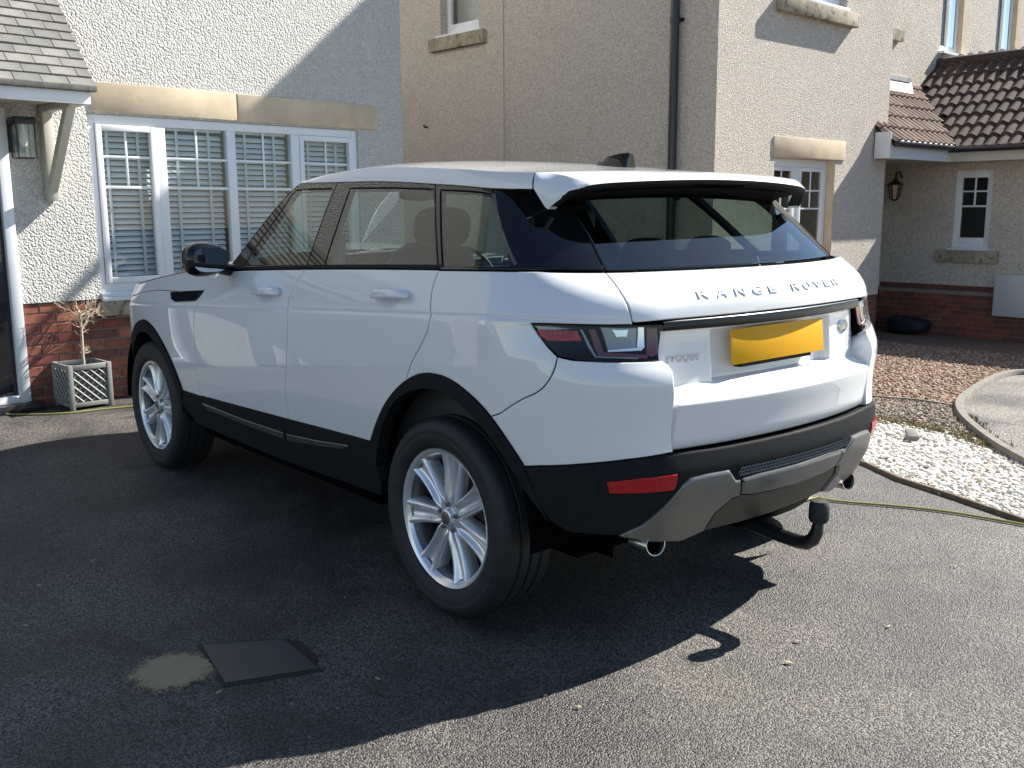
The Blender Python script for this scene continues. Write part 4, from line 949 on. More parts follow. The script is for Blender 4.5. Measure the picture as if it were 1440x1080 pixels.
G = MB(); ysg = [90, 20, 6, 2, -2, -6, -10, -15, -60, -120]; xsg = [-90, -20, -4, 2, 8, 20, 60, 130]
zg = lambda y: gz(max(y, -15))
G.add([(x, y, zg(y)) for y in ysg for x in xsg], [(j*8+i, j*8+i+1, (j+1)*8+i+1, (j+1)*8+i) for j in range(9) for i in range(7)])
gr = G.build('ground', M['asphalt']); tag(gr, 'dark speckled tarmac drive and road around the car', kind='structure')
def sheet(name, pts, dz, m, label=None):
    V = [(p[0], p[1], zg(p[1])+dz) for p in pts]; me = pydata(name, V, [tuple(range(len(V)))]); bm = bmesh.new(); bm.from_mesh(me)
    bmesh.ops.triangulate(bm, faces=bm.faces); bmesh.ops.recalc_face_normals(bm, faces=bm.faces); bm.to_mesh(me); bm.free()
    if me.polygons[0].normal.z < 0: me.flip_normals()
    o = link(name, me, m); return tag(o, label, kind='structure')
gp = lambda pts: [ground(p) for p in pts]
KERB = gp(smooth_open([(1470, 527), (1440, 528), (1418, 529), (1395, 537), (1372, 551), (1355, 563), (1346, 574), (1350, 590), (1368, 608), (1398, 632), (1440, 656), (1500, 690)], 2))
W_BACK = gp([(1190, 582), (1220, 590), (1279, 599), (1330, 608), (1353, 614)])
W_FRONT = gp([(1500, 757), (1440, 735), (1332, 698), (1264, 676), (1220, 656), (1190, 645)])
hid0 = W_FRONT[-1]+(W_FRONT[-1]-W_FRONT[-2])*6; hid1 = W_BACK[0]+(W_BACK[0]-W_BACK[1])*4
kb = [p for p in KERB]; ik = min(range(len(kb)), key=lambda i: np.linalg.norm(kb[i]-ground((1368, 608))))
WHITE = [hid1]+W_BACK+kb[ik:]+W_FRONT+[hid0]
BROWN = [hid1, np.array([4.4, -3.4, 0])]+[np.array([5.2, -13.5, 0]), np.array([-1., -13.5, 0])]+kb[:ik+1]+W_BACK[::-1]
M['brown_soil'] = mat('brown_gravel_bed', (.22, .15, .105), .95, var=.45, vscale=26, bump=[('vor', 45, .9, .02)])
M['pale_bed'] = mat('pale_gravel_bed', (.34, .31, .27), .95, var=.4, vscale=40, bump=[('vor', 40, .9, .02)])
sheet('gravel_bed', BROWN, .004, M['brown_soil'], 'brown gravel bed in front of the tan houses')
sheet('white_gravel_bed', WHITE, .008, M['pale_bed'], 'bed under the white stone chips beside the drive')
DR2 = kb+[np.array([-6, -5., 0]), np.array([-6., -13.5, 0]), np.array([-1., -13.4, 0])]
sheet('neighbour_drive', DR2, .012, M['drive2'], 'grey gravelly tarmac drive inside the curved kerb')
def ribbon(name, pts, w_, h, m, bev=.008):
    V = []; P = [np.array([p[0], p[1], zg(p[1])]) for p in pts]
    for i, p in enumerate(P):
        t = P[min(i+1, len(P)-1)]-P[max(i-1, 0)]; t[2] = 0; t /= np.linalg.norm(t)+1e-9; n = np.array([-t[1], t[0], 0])
        for a, z in ((-.5, -.03), (-.5, h*.8), (-.36, h), (.36, h), (.5, h*.8), (.5, -.03)): V.append(p+n*w_*a+np.array([0, 0, z]))
    F = [(i*6+j, i*6+j+1, (i+1)*6+j+1, (i+1)*6+j) for i in range(len(P)-1) for j in range(5)]
    return link(name, pydata(name, V, F, smooth=True, angle=40), m)
o = ribbon('kerb', [p*.5+q*.5 for p, q in zip(kb[:-1], kb[1:])], .065, .06, M['concrete']); tag(o, 'thin curved concrete kerb edging the neighbouring drive', kind='structure')
o = ribbon('edging', W_FRONT+[hid0], .03, .022, mat('edging_wood', (.13, .10, .07), .9, var=.3, vscale=20)); tag(o, 'weathered edging strip between drive and white chips', kind='structure')
o = ribbon('path_edge', gp([(1225, 561), (1290, 566), (1348, 575)]), .03, .03, M['concrete']); tag(o, 'pale edging line across the brown gravel', kind='structure')
# moss and grass line along the back of the white stones
def pip(p, q):
    p = np.array([x[:2] for x in p]); return inside(p, np.array(q))
ICO = None
def stones(name, poly, n, smin, smax, mats, label, seed, flat=.65, zoff=0., box=None):
    rng = np.random.default_rng(seed); p = np.array([q[:2] for q in poly]); lo, hi = p.min(0), p.max(0)
    if box: lo, hi = np.maximum(lo, box[0]), np.minimum(hi, box[1])
    pts = np.zeros((0, 2))
    while len(pts) < n:
        q = rng.uniform(lo, hi, (n*3, 2)); pts = np.concatenate([pts, q[inside(p, q)]])
    pts = pts[:n]
    bm = bmesh.new(); bmesh.ops.create_icosphere(bm, subdivisions=1, radius=1); iv = np.array([v.co[:] for v in bm.verts]); iF = np.array([[v.index for v in f.verts] for f in bm.faces]); bm.free()
    s = rng.uniform(smin, smax, n); sc = np.stack([s*rng.uniform(.8, 1.35, n), s*rng.uniform(.7, 1.1, n), s*flat*rng.uniform(.7, 1.2, n)], 1)
    a = rng.uniform(0, 2*math.pi, n); j = 1+rng.uniform(-.28, .28, (n, len(iv), 3))
    V = iv[None]*j*sc[:, None, :]; til = rng.uniform(-.5, .5, (n, 1)); V[..., 2] += V[..., 0]*til
    x = V[..., 0]*np.cos(a)[:, None]-V[..., 1]*np.sin(a)[:, None]; y = V[..., 0]*np.sin(a)[:, None]+V[..., 1]*np.cos(a)[:, None]
    zz = np.array([zg(q[1]) for q in pts])+s*flat*.45+zoff+rng.uniform(0, 1, n)**3*s*.9
    V = np.stack([x+pts[:, :1], y+pts[:, 1:], V[..., 2]+zz[:, None]], -1).reshape(-1, 3)
    F = (iF[None]+np.arange(n)[:, None, None]*len(iv)).reshape(-1, 3)
    me = bpy.data.meshes.new(name); me.vertices.add(len(V)); me.vertices.foreach_set('co', V.astype(np.float32).ravel())
    me.loops.add(F.size); me.loops.foreach_set('vertex_index', F.astype(np.int32).ravel()); me.polygons.add(len(F)); me.polygons.foreach_set('loop_start', np.arange(0, F.size, 3, dtype=np.int32))
    for m_ in mats: me.materials.append(m_)
    me.polygons.foreach_set('material_index', np.repeat(rng.integers(0, len(mats), n), len(iF)).astype(np.int32)); me.update(calc_edges=True); me.validate()
    o = link(name, me); return tag(o, label, 'stones', kind='stuff')
wm = [mat('chip', c, .85, var=.12, vscale=30) for c in ((.66, .64, .60), (.56, .54, .50), (.72, .71, .68), (.48, .43, .35), (.60, .56, .48))]
stones('white_stone_chips', WHITE, 15000, .010, .0195, wm, 'white stone chips covering the bed beside the drive', 3, box=((-2.2, -5.), (2.6, -1.2)))
bmx = [mat('pebble', c, .9, var=.2, vscale=30) for c in ((.36, .22, .15), (.30, .19, .135), (.42, .28, .20), (.24, .165, .12), (.48, .36, .27))]
stones('brown_gravel', BROWN, 15000, .009, .017, bmx, 'loose reddish brown gravel in front of the tan houses', 4, box=((-1., -9.), (4.2, -2.6)))
gm_ = [mat('pebble_grey', c, .9, var=.2, vscale=30) for c in ((.20, .16, .12), (.28, .23, .17), (.14, .11, .085), (.34, .29, .22))]
stones('grey_gravel', gp([(1190, 560), (1226, 563), (1290, 568), (1347, 577), (1352, 592), (1368, 608), (1353, 614), (1279, 599), (1220, 590), (1190, 582)]), 4200, .007, .014, gm_, 'grey brown gravel strip between kerb and white chips', 8, zoff=.012)
# moss tufts
def tufts(name, line, n, label, seed, col, spread=.05, h=.035):
    rng = np.random.default_rng(seed); V = []; F = []; P = [np.array([p[0], p[1], zg(p[1])]) for p in line]
    for i in range(n):
        k = rng.integers(0, len(P)-1); t = rng.random(); c = P[k]*(1-t)+P[k+1]*t+np.array([rng.normal(0, spread), rng.normal(0, spread), .01])
        for b in range(5):
            a = rng.uniform(0, 6.28); l = rng.uniform(.4, 1)*h; w_ = rng.uniform(.003, .006); d = np.array([math.cos(a), math.sin(a), 0]); q = np.array([-d[1], d[0], 0])*w_
            k0 = len(V); V += [c-q, c+q, c+d*l*.7+np.array([0, 0, l])]; F.append((k0, k0+1, k0+2))
    o = link(name, pydata(name, V, F), mat(name, col, .8, var=.3, vscale=20)); return tag(o, label, 'moss', kind='stuff')
tufts('moss', gp([(1225, 592), (1279, 601), (1353, 616), (1390, 632)]), 900, 'yellow green moss along the back of the white chips', 5, (.20, .165, .06))
tufts('weeds', gp([(1356, 588), (1372, 606), (1404, 634), (1444, 660)]), 380, 'dry weeds growing along the foot of the curved kerb', 6, (.20, .17, .08), .035)
sl_ = MB().box(-.11, .11, -.035, .035, 0, .03).mesh('flat_stone', bevel=.01); p_ = ground((1282, 621))
o = link('flat_stone', sl_, mat('flat_stone', (.17, .16, .15), .9, var=.2), loc=(p_[0], p_[1], zg(p_[1])+.03), rotz=-1.0); tag(o, 'long flat dark grey stone lying on the white chips', 'stone')

# ================================================================== walls with openings
def wall(name, plane, ax, a0, a1, z0, z1, holes, depth, m, parent, sgn):
    """wall face at coordinate plane on axis ax ('x' or 'y'); sgn: direction of the outward normal; openings get reveals of the given depth"""
    A = sorted(set([a0, a1]+[h[0] for h in holes]+[h[1] for h in holes])); Z = sorted(set([z0, z1]+[h[2] for h in holes]+[h[3] for h in holes]))
    V = []; F = []
    def q(*pts):
        k = len(V); V.extend([(p[0], p[1], p[2]) if ax == 'x' else (p[1], p[0], p[2]) for p in pts]); F.append(tuple(range(k, k+len(pts))))
    for i in range(len(A)-1):
        for j in range(len(Z)-1):
            ca, cz = (A[i]+A[i+1])/2, (Z[j]+Z[j+1])/2
            if any(h[0] < ca < h[1] and h[2] < cz < h[3] for h in holes): continue
            q((plane, A[i], Z[j]), (plane, A[i+1], Z[j]), (plane, A[i+1], Z[j+1]), (plane, A[i], Z[j+1]))
    b = plane-sgn*depth
    for h in holes:
        for (p, r) in (((h[0], h[2]), (h[1], h[2])), ((h[1], h[2]), (h[1], h[3])), ((h[1], h[3]), (h[0], h[3])), ((h[0], h[3]), (h[0], h[2]))):
            q((plane, p[0], p[1]), (b, p[0], p[1]), (b, r[0], r[1]), (plane, r[0], r[1]))
    return link(name, pydata(name, V, F), m, parent)
def bars(parent, name, m, specs, bevel=.004):
    out = []
    for s in specs: out.append(box_obj(name, m, parent, *s, bevel=bevel))
    return out

# ================================================================== white house on the left
A1 = 5.; h1 = thing('white_house', 'white roughcast house with a red brick base and a long white window', 'house', rotz=math.radians(A1)); c1 = 4.959
L1 = lambda px, d=0.: local(hit(px, axes(A1)[0], c1-d), A1)
wy0, wy1, wz0, wz1 = -2.40, .004, .735, 2.098
wall('wall', c1, 'x', -2.905, .565, .757, 6., [(wy0, wy1, .757, wz1)], .09, M['white_render'], h1, -1)
wall('wall', c1, 'x', 1.60, 5.2, .0, 6., [(2.1, 4.5, .0, 2.1)], .09, M['white_render'], h1, -1)
gd = box_obj('added_garage_door', M['upvc'], h1, c1+.06, c1+.09, 2.102, 4.498, .01, 2.098)  # garage front added out of view for the paint and glass to reflect
for k in range(12): box_obj('added_garage_plank', M['upvc'], gd, c1+.045, c1+.0595, 2.115+k*.199, 2.30+k*.199, .02, 2.08, bevel=.006)
box_obj('wall', M['white_render'], h1, c1+.02, c1+8, -2.900, -2.89, -.05, 6.)
MB().add([(c1, .565, 2.10), (c1, 1.60, 2.10), (c1, 1.60, 6.), (c1, .565, 6.)], [(0, 1, 2, 3)]).build('wall', M['white_render'], h1)
box_obj('wall', M['white_render'], h1, c1+.02, c1+8, 5.19, 5.198, -.05, 6.)
MB().add([(c1-.35, -3.1, 5.9), (c1-.35, 5.4, 5.9), (c1+4.2, 5.4, 8.6), (c1+4.2, -3.1, 8.6), (c1+8.4, 5.4, 5.9), (c1+8.4, -3.1, 5.9)], [(0, 1, 2, 3), (3, 2, 4, 5)]).build('roof', M['slate'][0], h1)
# brick base
pl = MB().box(c1+.019, c1+.06, -2.90, .565, -.02, .66).box(c1+.019, c1+.06, .0, .565, .66, .757).build('brick_base', M['mortar'], h1)
MB().add([(c1+.03, -2.9, .62), (c1+.03, 0, .62), (c1+.03, 0, .757), (c1+.03, -2.9, .757)], [(0, 1, 2, 3)]).build('mortar_back', M['mortar'], pl)
bk = {}
def brick_mesh(l, seed):
    m_ = MB().box(-.05, .0, 0, l, 0, .065).mesh('brick', bevel=.003, seg=1); return m_
rng = random.Random(5)
for r_ in range(10):
    y = .562; z = .004+r_*.0755; first = True
    while y > -2.89:
        l = .215 if not (first and r_ % 2) else .1025
        l = min(l, y+2.895); first = False
        if l > .03 and not (z+.065 > .627 and y-l < .03 and False):
            key = (round(l, 3), rng.randrange(5))
            if key not in bk: bk[key] = brick_mesh(l, 0); bk[key].materials.append(M['bricks'][key[1]])
            o = link('brick', bk[key], None, pl); o.location = (c1+.010+.05+rng.uniform(-.0015, .0015), y-l, z)
        y -= l+.0105
        if z+.065 > .625 and y < .02: break
# stone sill, lintel
box_obj('window_sill_stone', M['sill_stone'], h1, c1-.045, c1+.10, -2.46, .025, .628, .7345, bevel=.006)
box_obj('lintel_stone', M['stone'], h1, c1-.012, c1+.12, -1.200, -.028, 2.112, 2.322, bevel=.004)
box_obj('lintel_stone', M['stone'], h1, c1-.012, c1+.12, -2.606, -1.212, 2.112, 2.322, bevel=.004)
box_obj('lintel_joint', M['sill_stone'], h1, c1+.0, c1+.10, -1.2125, -1.1995, 2.113, 2.321)
# long window
win = bpy.data.objects.new('window', None); COL.objects.link(win); win.parent = h1
xf = c1+.022
bars(win, 'frame_bar', M['upvc'], [(xf, xf+.06, wy1-.052, wy1-.001, .80, 2.096), (xf, xf+.06, wy0+.001, wy0+.052, .80, 2.096), (xf, xf+.06, wy0+.052, wy1-.052, 2.03, 2.096), (xf, xf+.06, wy0+.052, wy1-.052, .80, .862),
     (xf-.005, xf+.055, -.590, -.512, .862, 2.03), (xf-.005, xf+.055, -1.187, -1.112, .862, 2.03), (xf-.005, xf+.055, -1.790, -1.712, .862, 2.03)])
box_obj('window_board', M['upvc'], win, c1-.050, xf+.05, wy0+.002, wy1-.002, .7365, .765, bevel=.006); box_obj('window_board', M['upvc'], win, c1-.012, xf+.05, wy0+.003, wy1-.003, .766, .80, bevel=.004)
LT = [(-.052, -.512, 1), (-.590, -1.112, 0), (-1.187, -1.712, 0), (-1.790, -2.348, 1)]
for a, b_, cas in LT:
    a0, b0 = a, b_
    if cas:
        w_ = .045; bars(win, 'casement_bar', M['upvc'], [(xf-.014, xf+.045, a-w_, a-.002, .864, 2.028), (xf-.014, xf+.045, b_+.002, b_+w_, .864, 2.028), (xf-.014, xf+.045, b_+w_, a-w_, 1.983, 2.028), (xf-.014, xf+.045, b_+w_, a-w_, .864, .909)]); a0, b0 = a-w_, b_+w_
    z0, z1 = (.909, 1.983) if cas else (.864, 2.028); mid = (a0+b0)/2
    MB().add([(xf+.022, a0, z0), (xf+.022, b0, z0), (xf+.022, b0, z1), (xf+.022, a0, z1)], [(0, 1, 2, 3)]).build('pane', M['pane'], win)
    bars(win, 'glazing_bar', M['upvc'], [(xf+.010, xf+.021, b0+.001, a0-.001, 1.787, 1.806), (xf+.010, xf+.021, b0+.001, a0-.001, 1.563, 1.585), (xf+.009, xf+.0205, mid-.009, mid+.009, 1.586, z1-.001)], bevel=.003)
box_obj('room_back', M['room'], h1, c1+1.2, c1+1.21, -2.6, .3, .2, 2.6); box_obj('room_side', M['room'], h1, c1+.12, c1+1.2, .25, .26, .2, 2.6); box_obj('room_side', M['room'], h1, c1+.12, c1+1.2, -2.6, -2.59, .2, 2.6)
box_obj('room_top', M['room'], h1, c1+.12, c1+1.2, -2.6, .26, 2.5, 2.51); box_obj('room_floor', M['room'], h1, c1+.12, c1+1.2, -2.6, .26, .2, .21)
X1, Y1 = axes(A1)
def w1(x, y, z): P = X1*x+Y1*y; return (P[0], P[1], z)
sm_ = {}
bl = ['in the casement beside the porch', 'between the porch side casement and the lintel joint', 'right of the lintel joint in the long window', 'in the casement beside the tan wall']
for (a, b_, cas), where in zip(LT, bl):
    w_ = a-b_-.02; o = thing('venetian_blind', 'grey slatted venetian blind '+where, 'blind', loc=w1(c1+.115, (a+b_)/2, 0), rotz=math.radians(A1), group='blinds in the long window')
    s_ = MB(); s_.add([(-.013, -w_/2, -.017), (-.002, -w_/2, .001), (.013, -w_/2, .017), (-.013, w_/2, -.017), (-.002, w_/2, .001), (.013, w_/2, .017), (-.012, -w_/2, -.019), (.014, -w_/2, .015), (-.012, w_/2, -.019), (.014, w_/2, .015)], [(0, 3, 4, 1), (1, 4, 5, 2), (6, 7, 9, 8), (0, 6, 8, 3), (2, 5, 9, 7)])
    sme = s_.mesh('slat'); sme.materials.append(M['slat'])
    box_obj('head_rail', M['slat'], o, -.025, .025, -w_/2, w_/2, 2.015, 2.055)
    z = .885
    while z < 2.01: k = link('slat', sme, None, o); k.location = (0, 0, z); k.rotation_euler = (0, rng.uniform(-.03, .03), 0); z += .0435
    for q in (-.27, .27): box_obj('ladder_tape', M['tape'], o, -.024, -.0205, q*w_-.011, q*w_+.011, .875, 2.014)
# door and frame under the porch
bars(h1, 'door_frame', M['upvc'], [(c1-.02, c1+.06, .567, .640, .06, 2.098), (c1-.02, c1+.06, 1.53, 1.598, .06, 2.098), (c1-.02, c1+.06, .64, 1.53, 2.03, 2.098), (c1-.02, c1+.07, .64, 1.53, .06, .11)])
box_obj('front_door', M['door_navy'], h1, c1+.015, c1+.05, .642, 1.528, .112, 2.028, bevel=.006)
bars(h1, 'door_step', M['pipe'], [(c1-.10, c1+.05, .50, 1.65, .0, .058)])
# porch roof with its slates
eX, eZ, tX, tZ = c1-.60, 2.232, c1-.002, 2.935; ey0, ey1 = .185, 2.3; sl_len = math.hypot(tX-eX, tZ-eZ); pa = math.atan2(tZ-eZ, tX-eX)
pr = MB(); d_ = np.array([math.cos(pa), 0, math.sin(pa)]); nn_ = np.array([-math.sin(pa), 0, math.cos(pa)]); E0 = np.array([eX, 0, eZ-.03])
pr.add([tuple(E0+d_*s+nn_*n_+np.array([0, y, 0])) for y in (ey0+.012, ey1) for s, n_ in ((0.01, -.03), (0.01, .006), (sl_len, .006), (sl_len, -.03))], [(0, 1, 2, 3), (7, 6, 5, 4), (0, 4, 5, 1), (1, 5, 6, 2), (2, 6, 7, 3), (3, 7, 4, 0)])
porch = pr.build('porch_roof', M['sill_stone'], h1)
sg = [MB().box(0, .13, 0, .168, 0, .014).mesh('slate', bevel=.0015, seg=1) for _ in M['slate']]
for k, m_ in enumerate(M['slate']): sg[k].materials.append(m_)
sh_ = [MB().box(0, .13, 0, .092, 0, .014).mesh('slate', bevel=.0015, seg=1) for _ in M['slate']]
for k, m_ in enumerate(M['slate']): sh_[k].materials.append(m_)
gauge = .0845; nrow = int(sl_len/gauge)
for r_ in range(nrow):
    y = ey0+rng.uniform(-.002, .002); first = True
    while y < ey1-.1:
        half = first and r_ % 2; first = False; l = .092 if half else .168; k = rng.randrange(3)
        o = link('slate', (sh_ if half else sg)[k], None, porch); p_ = E0+d_*(r_*gauge-.012)+nn_*(.016+rng.uniform(-.001, .0015)); o.location = (p_[0], y, p_[2]); o.rotation_euler = (0, -pa+.13+rng.uniform(-.006, .006), rng.uniform(-.006, .006))
        y += l+.003
box_obj('eave_edge', mat('eave_dark', (.10, .10, .09), .9, var=.3, vscale=20), h1, eX-.030, eX+.02, ey0-.004, ey1, eZ-.055, eZ-.015, bevel=.006)
box_obj('porch_fascia', M['fascia'], h1, eX+.005, eX+.03, ey0+.03, ey1, eZ-.135, eZ-.056, bevel=.003)
box_obj('porch_side_fascia', M['fascia'], h1, eX+.031, c1-.001, ey0+.03, ey0+.052, eZ-.135, eZ-.058, bevel=.003)
box_obj('porch_soffit', M['soffit'], h1, eX+.031, c1-.001, ey0+.053, ey1, eZ-.105, eZ-.09)
gb = bpy.data.objects.new('porch_bracket', None); COL.objects.link(gb); gb.parent = h1
box_obj('bracket_post', M['soffit'], gb, c1-.075, c1-.002, .275, .345, 1.47, 2.125, bevel=.006)
bx_ = MB(); ang = [(c1-.075, 1.53), (c1-.075, 1.62), (eX+.14, 2.126), (eX+.06, 2.126)]
bx_.add([(x, y, z) for y in (.28, .34) for x, z in ang], [(0, 1, 2, 3), (7, 6, 5, 4), (0, 4, 5, 1), (1, 5, 6, 2), (2, 6, 7, 3), (3, 7, 4, 0)]).build('bracket_strut', M['soffit'], gb, bevel=.005)
box_obj('bracket_arm', M['soffit'], gb, eX+.05, c1-.076, .278, .342, 2.08, 2.126, bevel=.004)
# wall lantern by the door
lw = thing('wall_lantern', 'square black wall lantern with clear glass under the porch', 'lantern', loc=w1(c1, .505, 0), rotz=math.radians(A1))
lx0, lx1, lys, lz0, lz1 = -.20, -.075, .0625, 1.755, 1.985
box_obj('back_plate', M['iron'], lw, -.012, -.001, -.05, .05, 1.80, 2.02); box_obj('lantern_cap', M['iron'], lw, lx0-.006, lx1+.006, -lys-.006, lys+.006, lz1-.002, 2.03, bevel=.006); box_obj('lantern_arm', M['iron'], lw, lx1, -.01, -.015, .015, 1.97, 2.0)
for x in (lx0, lx1-.008):
    for y in (-lys, lys-.008): box_obj('lantern_post', M['iron'], lw, x, x+.008, y, y+.008, lz0, lz1-.001)
for y in (-lys, lys-.008): box_obj('lantern_rail', M['iron'], lw, lx0+.008, lx1-.008, y, y+.008, lz0, lz0+.008)
for x in (lx0, lx1-.008): box_obj('lantern_rail', M['iron'], lw, x, x+.008, -lys+.008, lys-.008, lz0, lz0+.008)
MB().box(lx0+.010, lx1-.010, -lys+.010, lys-.010, lz0+.009, lz1-.004).build('lantern_glass', M['lantern_glass'], lw)
MB().lathe([(.0, 1.83), (.02, 1.84), (.028, 1.875), (.02, 1.92), (.012, 1.945), (.012, 1.98)], 16, 'z', ((lx0+lx1)/2, 0, 0)).build('bulb', mat('frosted_bulb', (.75, .75, .72), .3), lw, smooth=True)

# ================================================================== tan house: shaded side wall and sunlit gable
A2 = 2.5; X2, Y2 = axes(A2); h2 = thing('tan_house', 'tall tan pebble-dashed house with a shaded side wall and stone lintels', 'house', rotz=math.radians(A2)); c2, c3 = -5.49, 3.592
def L2y(px, c=c2): return local(hit(px, Y2, c), A2)
def L2x(px, c=c3): return local(hit(px, X2, c), A2)
wall('wall', c2, 'y', c3+.001, 13, -.6, 5.6, [(7.22, 7.98, 3.62, 4.75)], .13, M['tan_render'], h2, 1)
W3w = (-7.86, -6.58, .62, 1.94); W3u = (-7.95, -6.62, 3.60, 4.75)
wall('wall', c3, 'x', -9.08, -5.489, .30, 5.6, [W3w, W3u], .14, M['tan_render'], h2, -1)
MB().add([(c3, -9.08, 5.6), (c3, -5.489, 5.6), (c3, -7.28, 7.4)], [(0, 1, 2)]).build('gable', M['tan_render'], h2)
box_obj('wall', M['tan_render'], h2, c3+.002, 13, -9.079, -9.07, .30, 5.15)
MB().add([(c3-.25, -5.20, 5.57), (13, -5.20, 5.57), (13, -7.28, 7.5), (c3-.25, -7.28, 7.5), (13, -9.4, 5.57), (c3-.25, -9.4, 5.57)], [(0, 1, 2, 3), (3, 2, 4, 5)]).build('roof', M['dtile'][0], h2)
box_obj('side_plinth', M['bricks'][3], h2, c3+.06, 13, -9.078, -9.05, -.7, .30)
# plinth: bricks joined, mostly behind the car
def brick_run(name, parent, ax, plane, a0, a1, z0, z1, sgn, mt, seed):
    rg = random.Random(seed); B = [MB() for _ in range(3)]; r_ = 0; z = z0
    while z+.065 < z1+.004:
        a = a0+(0 if r_ % 2 else -.11)
        while a < a1:
            l0, l1 = max(a, a0), min(a+.215, a1)
            if l1-l0 > .02:
                p0 = plane+rg.uniform(-.001, .001); lo_, hi_ = sorted((p0, p0-sgn*.05))
                if ax == 'x': rg.choice(B).box(lo_, hi_, l0, l1, z, z+.065)
                else: rg.choice(B).box(l0, l1, lo_, hi_, z, z+.065)
            a += .225
        z += .075; r_ += 1
    for i, b in enumerate(B):
        if b.v: o = b.build(name, M['bricks'][mt[i]], parent); o['kind'] = 'stuff'
    k = plane-sgn*.012; lo_, hi_ = sorted((k, k-sgn*.03))
    if ax == 'x': box_obj('mortar', M['mortar'], parent, lo_, hi_, a0, a1, z0-.1, z1)
    else: box_obj('mortar', M['mortar'], parent, a0, a1, lo_, hi_, z0-.1, z1)
brick_run('bricks', h2, 'x', c3+.012, -9.08, -5.5, -.45, .30, -1, (1, 3, 1), 3)
# side wall window and sill
box_obj('sill_stone', M['sill_stone'], h2, 7.075, 8.165, c2-.10, c2+.07, 3.435, 3.60, bevel=.01)
sw = bpy.data.objects.new('side_window', None); COL.objects.link(sw); sw.parent = h2; fy = c2-.115
bars(sw, 'frame_bar', M['upvc'], [(7.221, 7.29, fy-.05, fy, 3.70, 4.749), (7.91, 7.979, fy-.05, fy, 3.70, 4.749), (7.29, 7.91, fy-.05, fy, 4.68, 4.749), (7.29, 7.91, fy-.05, fy, 3.70, 3.77)]); box_obj('window_board', M['upvc'], sw, 7.16, 8.05, fy-.05, c2+.03, 3.605, 3.632, bevel=.004); box_obj('window_board', M['upvc'], sw, 7.222, 7.978, fy-.05, fy+.004, 3.633, 3.70)
MB().add([(7.29, fy-.03, 3.77), (7.91, fy-.03, 3.77), (7.91, fy-.03, 4.68), (7.29, fy-.03, 4.68)], [(0, 1, 2, 3)]).build('pane', M['pane'], sw)
MB().add([(7.0, fy-.3, 3.4), (8.2, fy-.3, 3.4), (8.2, fy-.3, 5), (7.0, fy-.3, 5)], [(0, 1, 2, 3)]).build('room_back', M['curtain'], sw)
# gable windows
box_obj('lintel_stone', M['stone'], h2, c3-.014, c3+.13, -8.06, -6.545, 1.945, 2.163, bevel=.005)
box_obj('jamb_stone', M['stone'], h2, c3+.004, c3+.135, -7.862, -7.850, .62, 1.94)
gw = bpy.data.objects.new('gable_window', None); COL.objects.link(gw); gw.parent = h2; fx = c3+.10
ya, yb_ = -7.85, -6.58; ym = -7.19
bars(gw, 'frame_bar', M['upvc'], [(fx, fx+.05, ya+.001, ya+.07, .70, 1.938), (fx, fx+.05, yb_-.07, yb_-.001, .70, 1.938), (fx, fx+.05, ya+.07, yb_-.07, 1.85, 1.938), (fx, fx+.05, ya+.07, yb_-.07, .70, .78), (fx, fx+.05, ym-.05, ym+.05, .78, 1.85)])
for p0, p1 in ((ya+.07, ym-.05), (ym+.05, yb_-.07)):
    mid = (p0+p1)/2
    bars(gw, 'casement_bar', M['upvc'], [(fx-.015, fx+.03, p0+.002, p0+.045, .782, 1.848), (fx-.015, fx+.03, p1-.045, p1-.002, .782, 1.848), (fx-.015, fx+.03, p0+.045, p1-.045, 1.805, 1.848), (fx-.015, fx+.03, p0+.045, p1-.045, .782, .827)])
    bars(gw, 'glazing_bar', M['upvc'], [(fx+.004, fx+.016, p0+.046, p1-.046, 1.58, 1.60), (fx+.004, fx+.016, p0+.046, p1-.046, 1.375, 1.395), (fx+.003, fx+.0155, mid-.010, mid+.010, 1.396, 1.804)])
    MB().add([(fx+.018, p0, .80), (fx+.018, p1, .80), (fx+.018, p1, 1.83), (fx+.018, p0, 1.83)], [(0, 1, 2, 3)]).build('pane', M['pane'], gw)
MB().add([(fx+.5, -8.1, .4), (fx+.5, -6.3, .4), (fx+.5, -6.3, 2.2), (fx+.5, -8.1, 2.2)], [(0, 1, 2, 3)]).build('room_back', mat('room_mid', (.10, .11, .10), .9, var=.5, vscale=3), gw)
box_obj('sill_stone', M['sill_stone'], h2, c3-.06, c3+.13, -8.06, -6.50, .50, .618, bevel=.008)
box_obj('sill_stone', M['sill_stone'], h2, c3-.085, c3+.13, -8.09, -6.49, 3.44, 3.598, bevel=.01)
uw = bpy.data.objects.new('upper_window', None); COL.objects.link(uw); uw.parent = h2
bars(uw, 'frame_bar', M['upvc'], [(fx, fx+.05, -7.949, -7.88, 3.69, 4.749), (fx, fx+.05, -6.69, -6.621, 3.69, 4.749), (fx, fx+.05, -7.88, -6.69, 4.68, 4.749), (fx, fx+.05, -7.88, -6.69, 3.69, 3.76)]); box_obj('window_board', M['upvc'], uw, c3-.045, fx+.05, -7.94, -6.63, 3.606, 3.64, bevel=.004); box_obj('window_board', M['upvc'], uw, fx-.02, fx+.05, -7.94, -6.63, 3.641, 3.69)
MB().add([(fx+.02, -7.88, 3.76), (fx+.02, -6.69, 3.76), (fx+.02, -6.69, 4.68), (fx+.02, -7.88, 4.68)], [(0, 1, 2, 3)]).build('pane', M['pane'], uw)
MB().add([(fx+.4, -8.1, 3.4), (fx+.4, -6.3, 3.4), (fx+.4, -6.3, 5), (fx+.4, -8.1, 5)], [(0, 1, 2, 3)]).build('room_back', M['room'], uw)
def w2(x, y, z): P = X2*x+Y2*y; return (P[0], P[1], z)
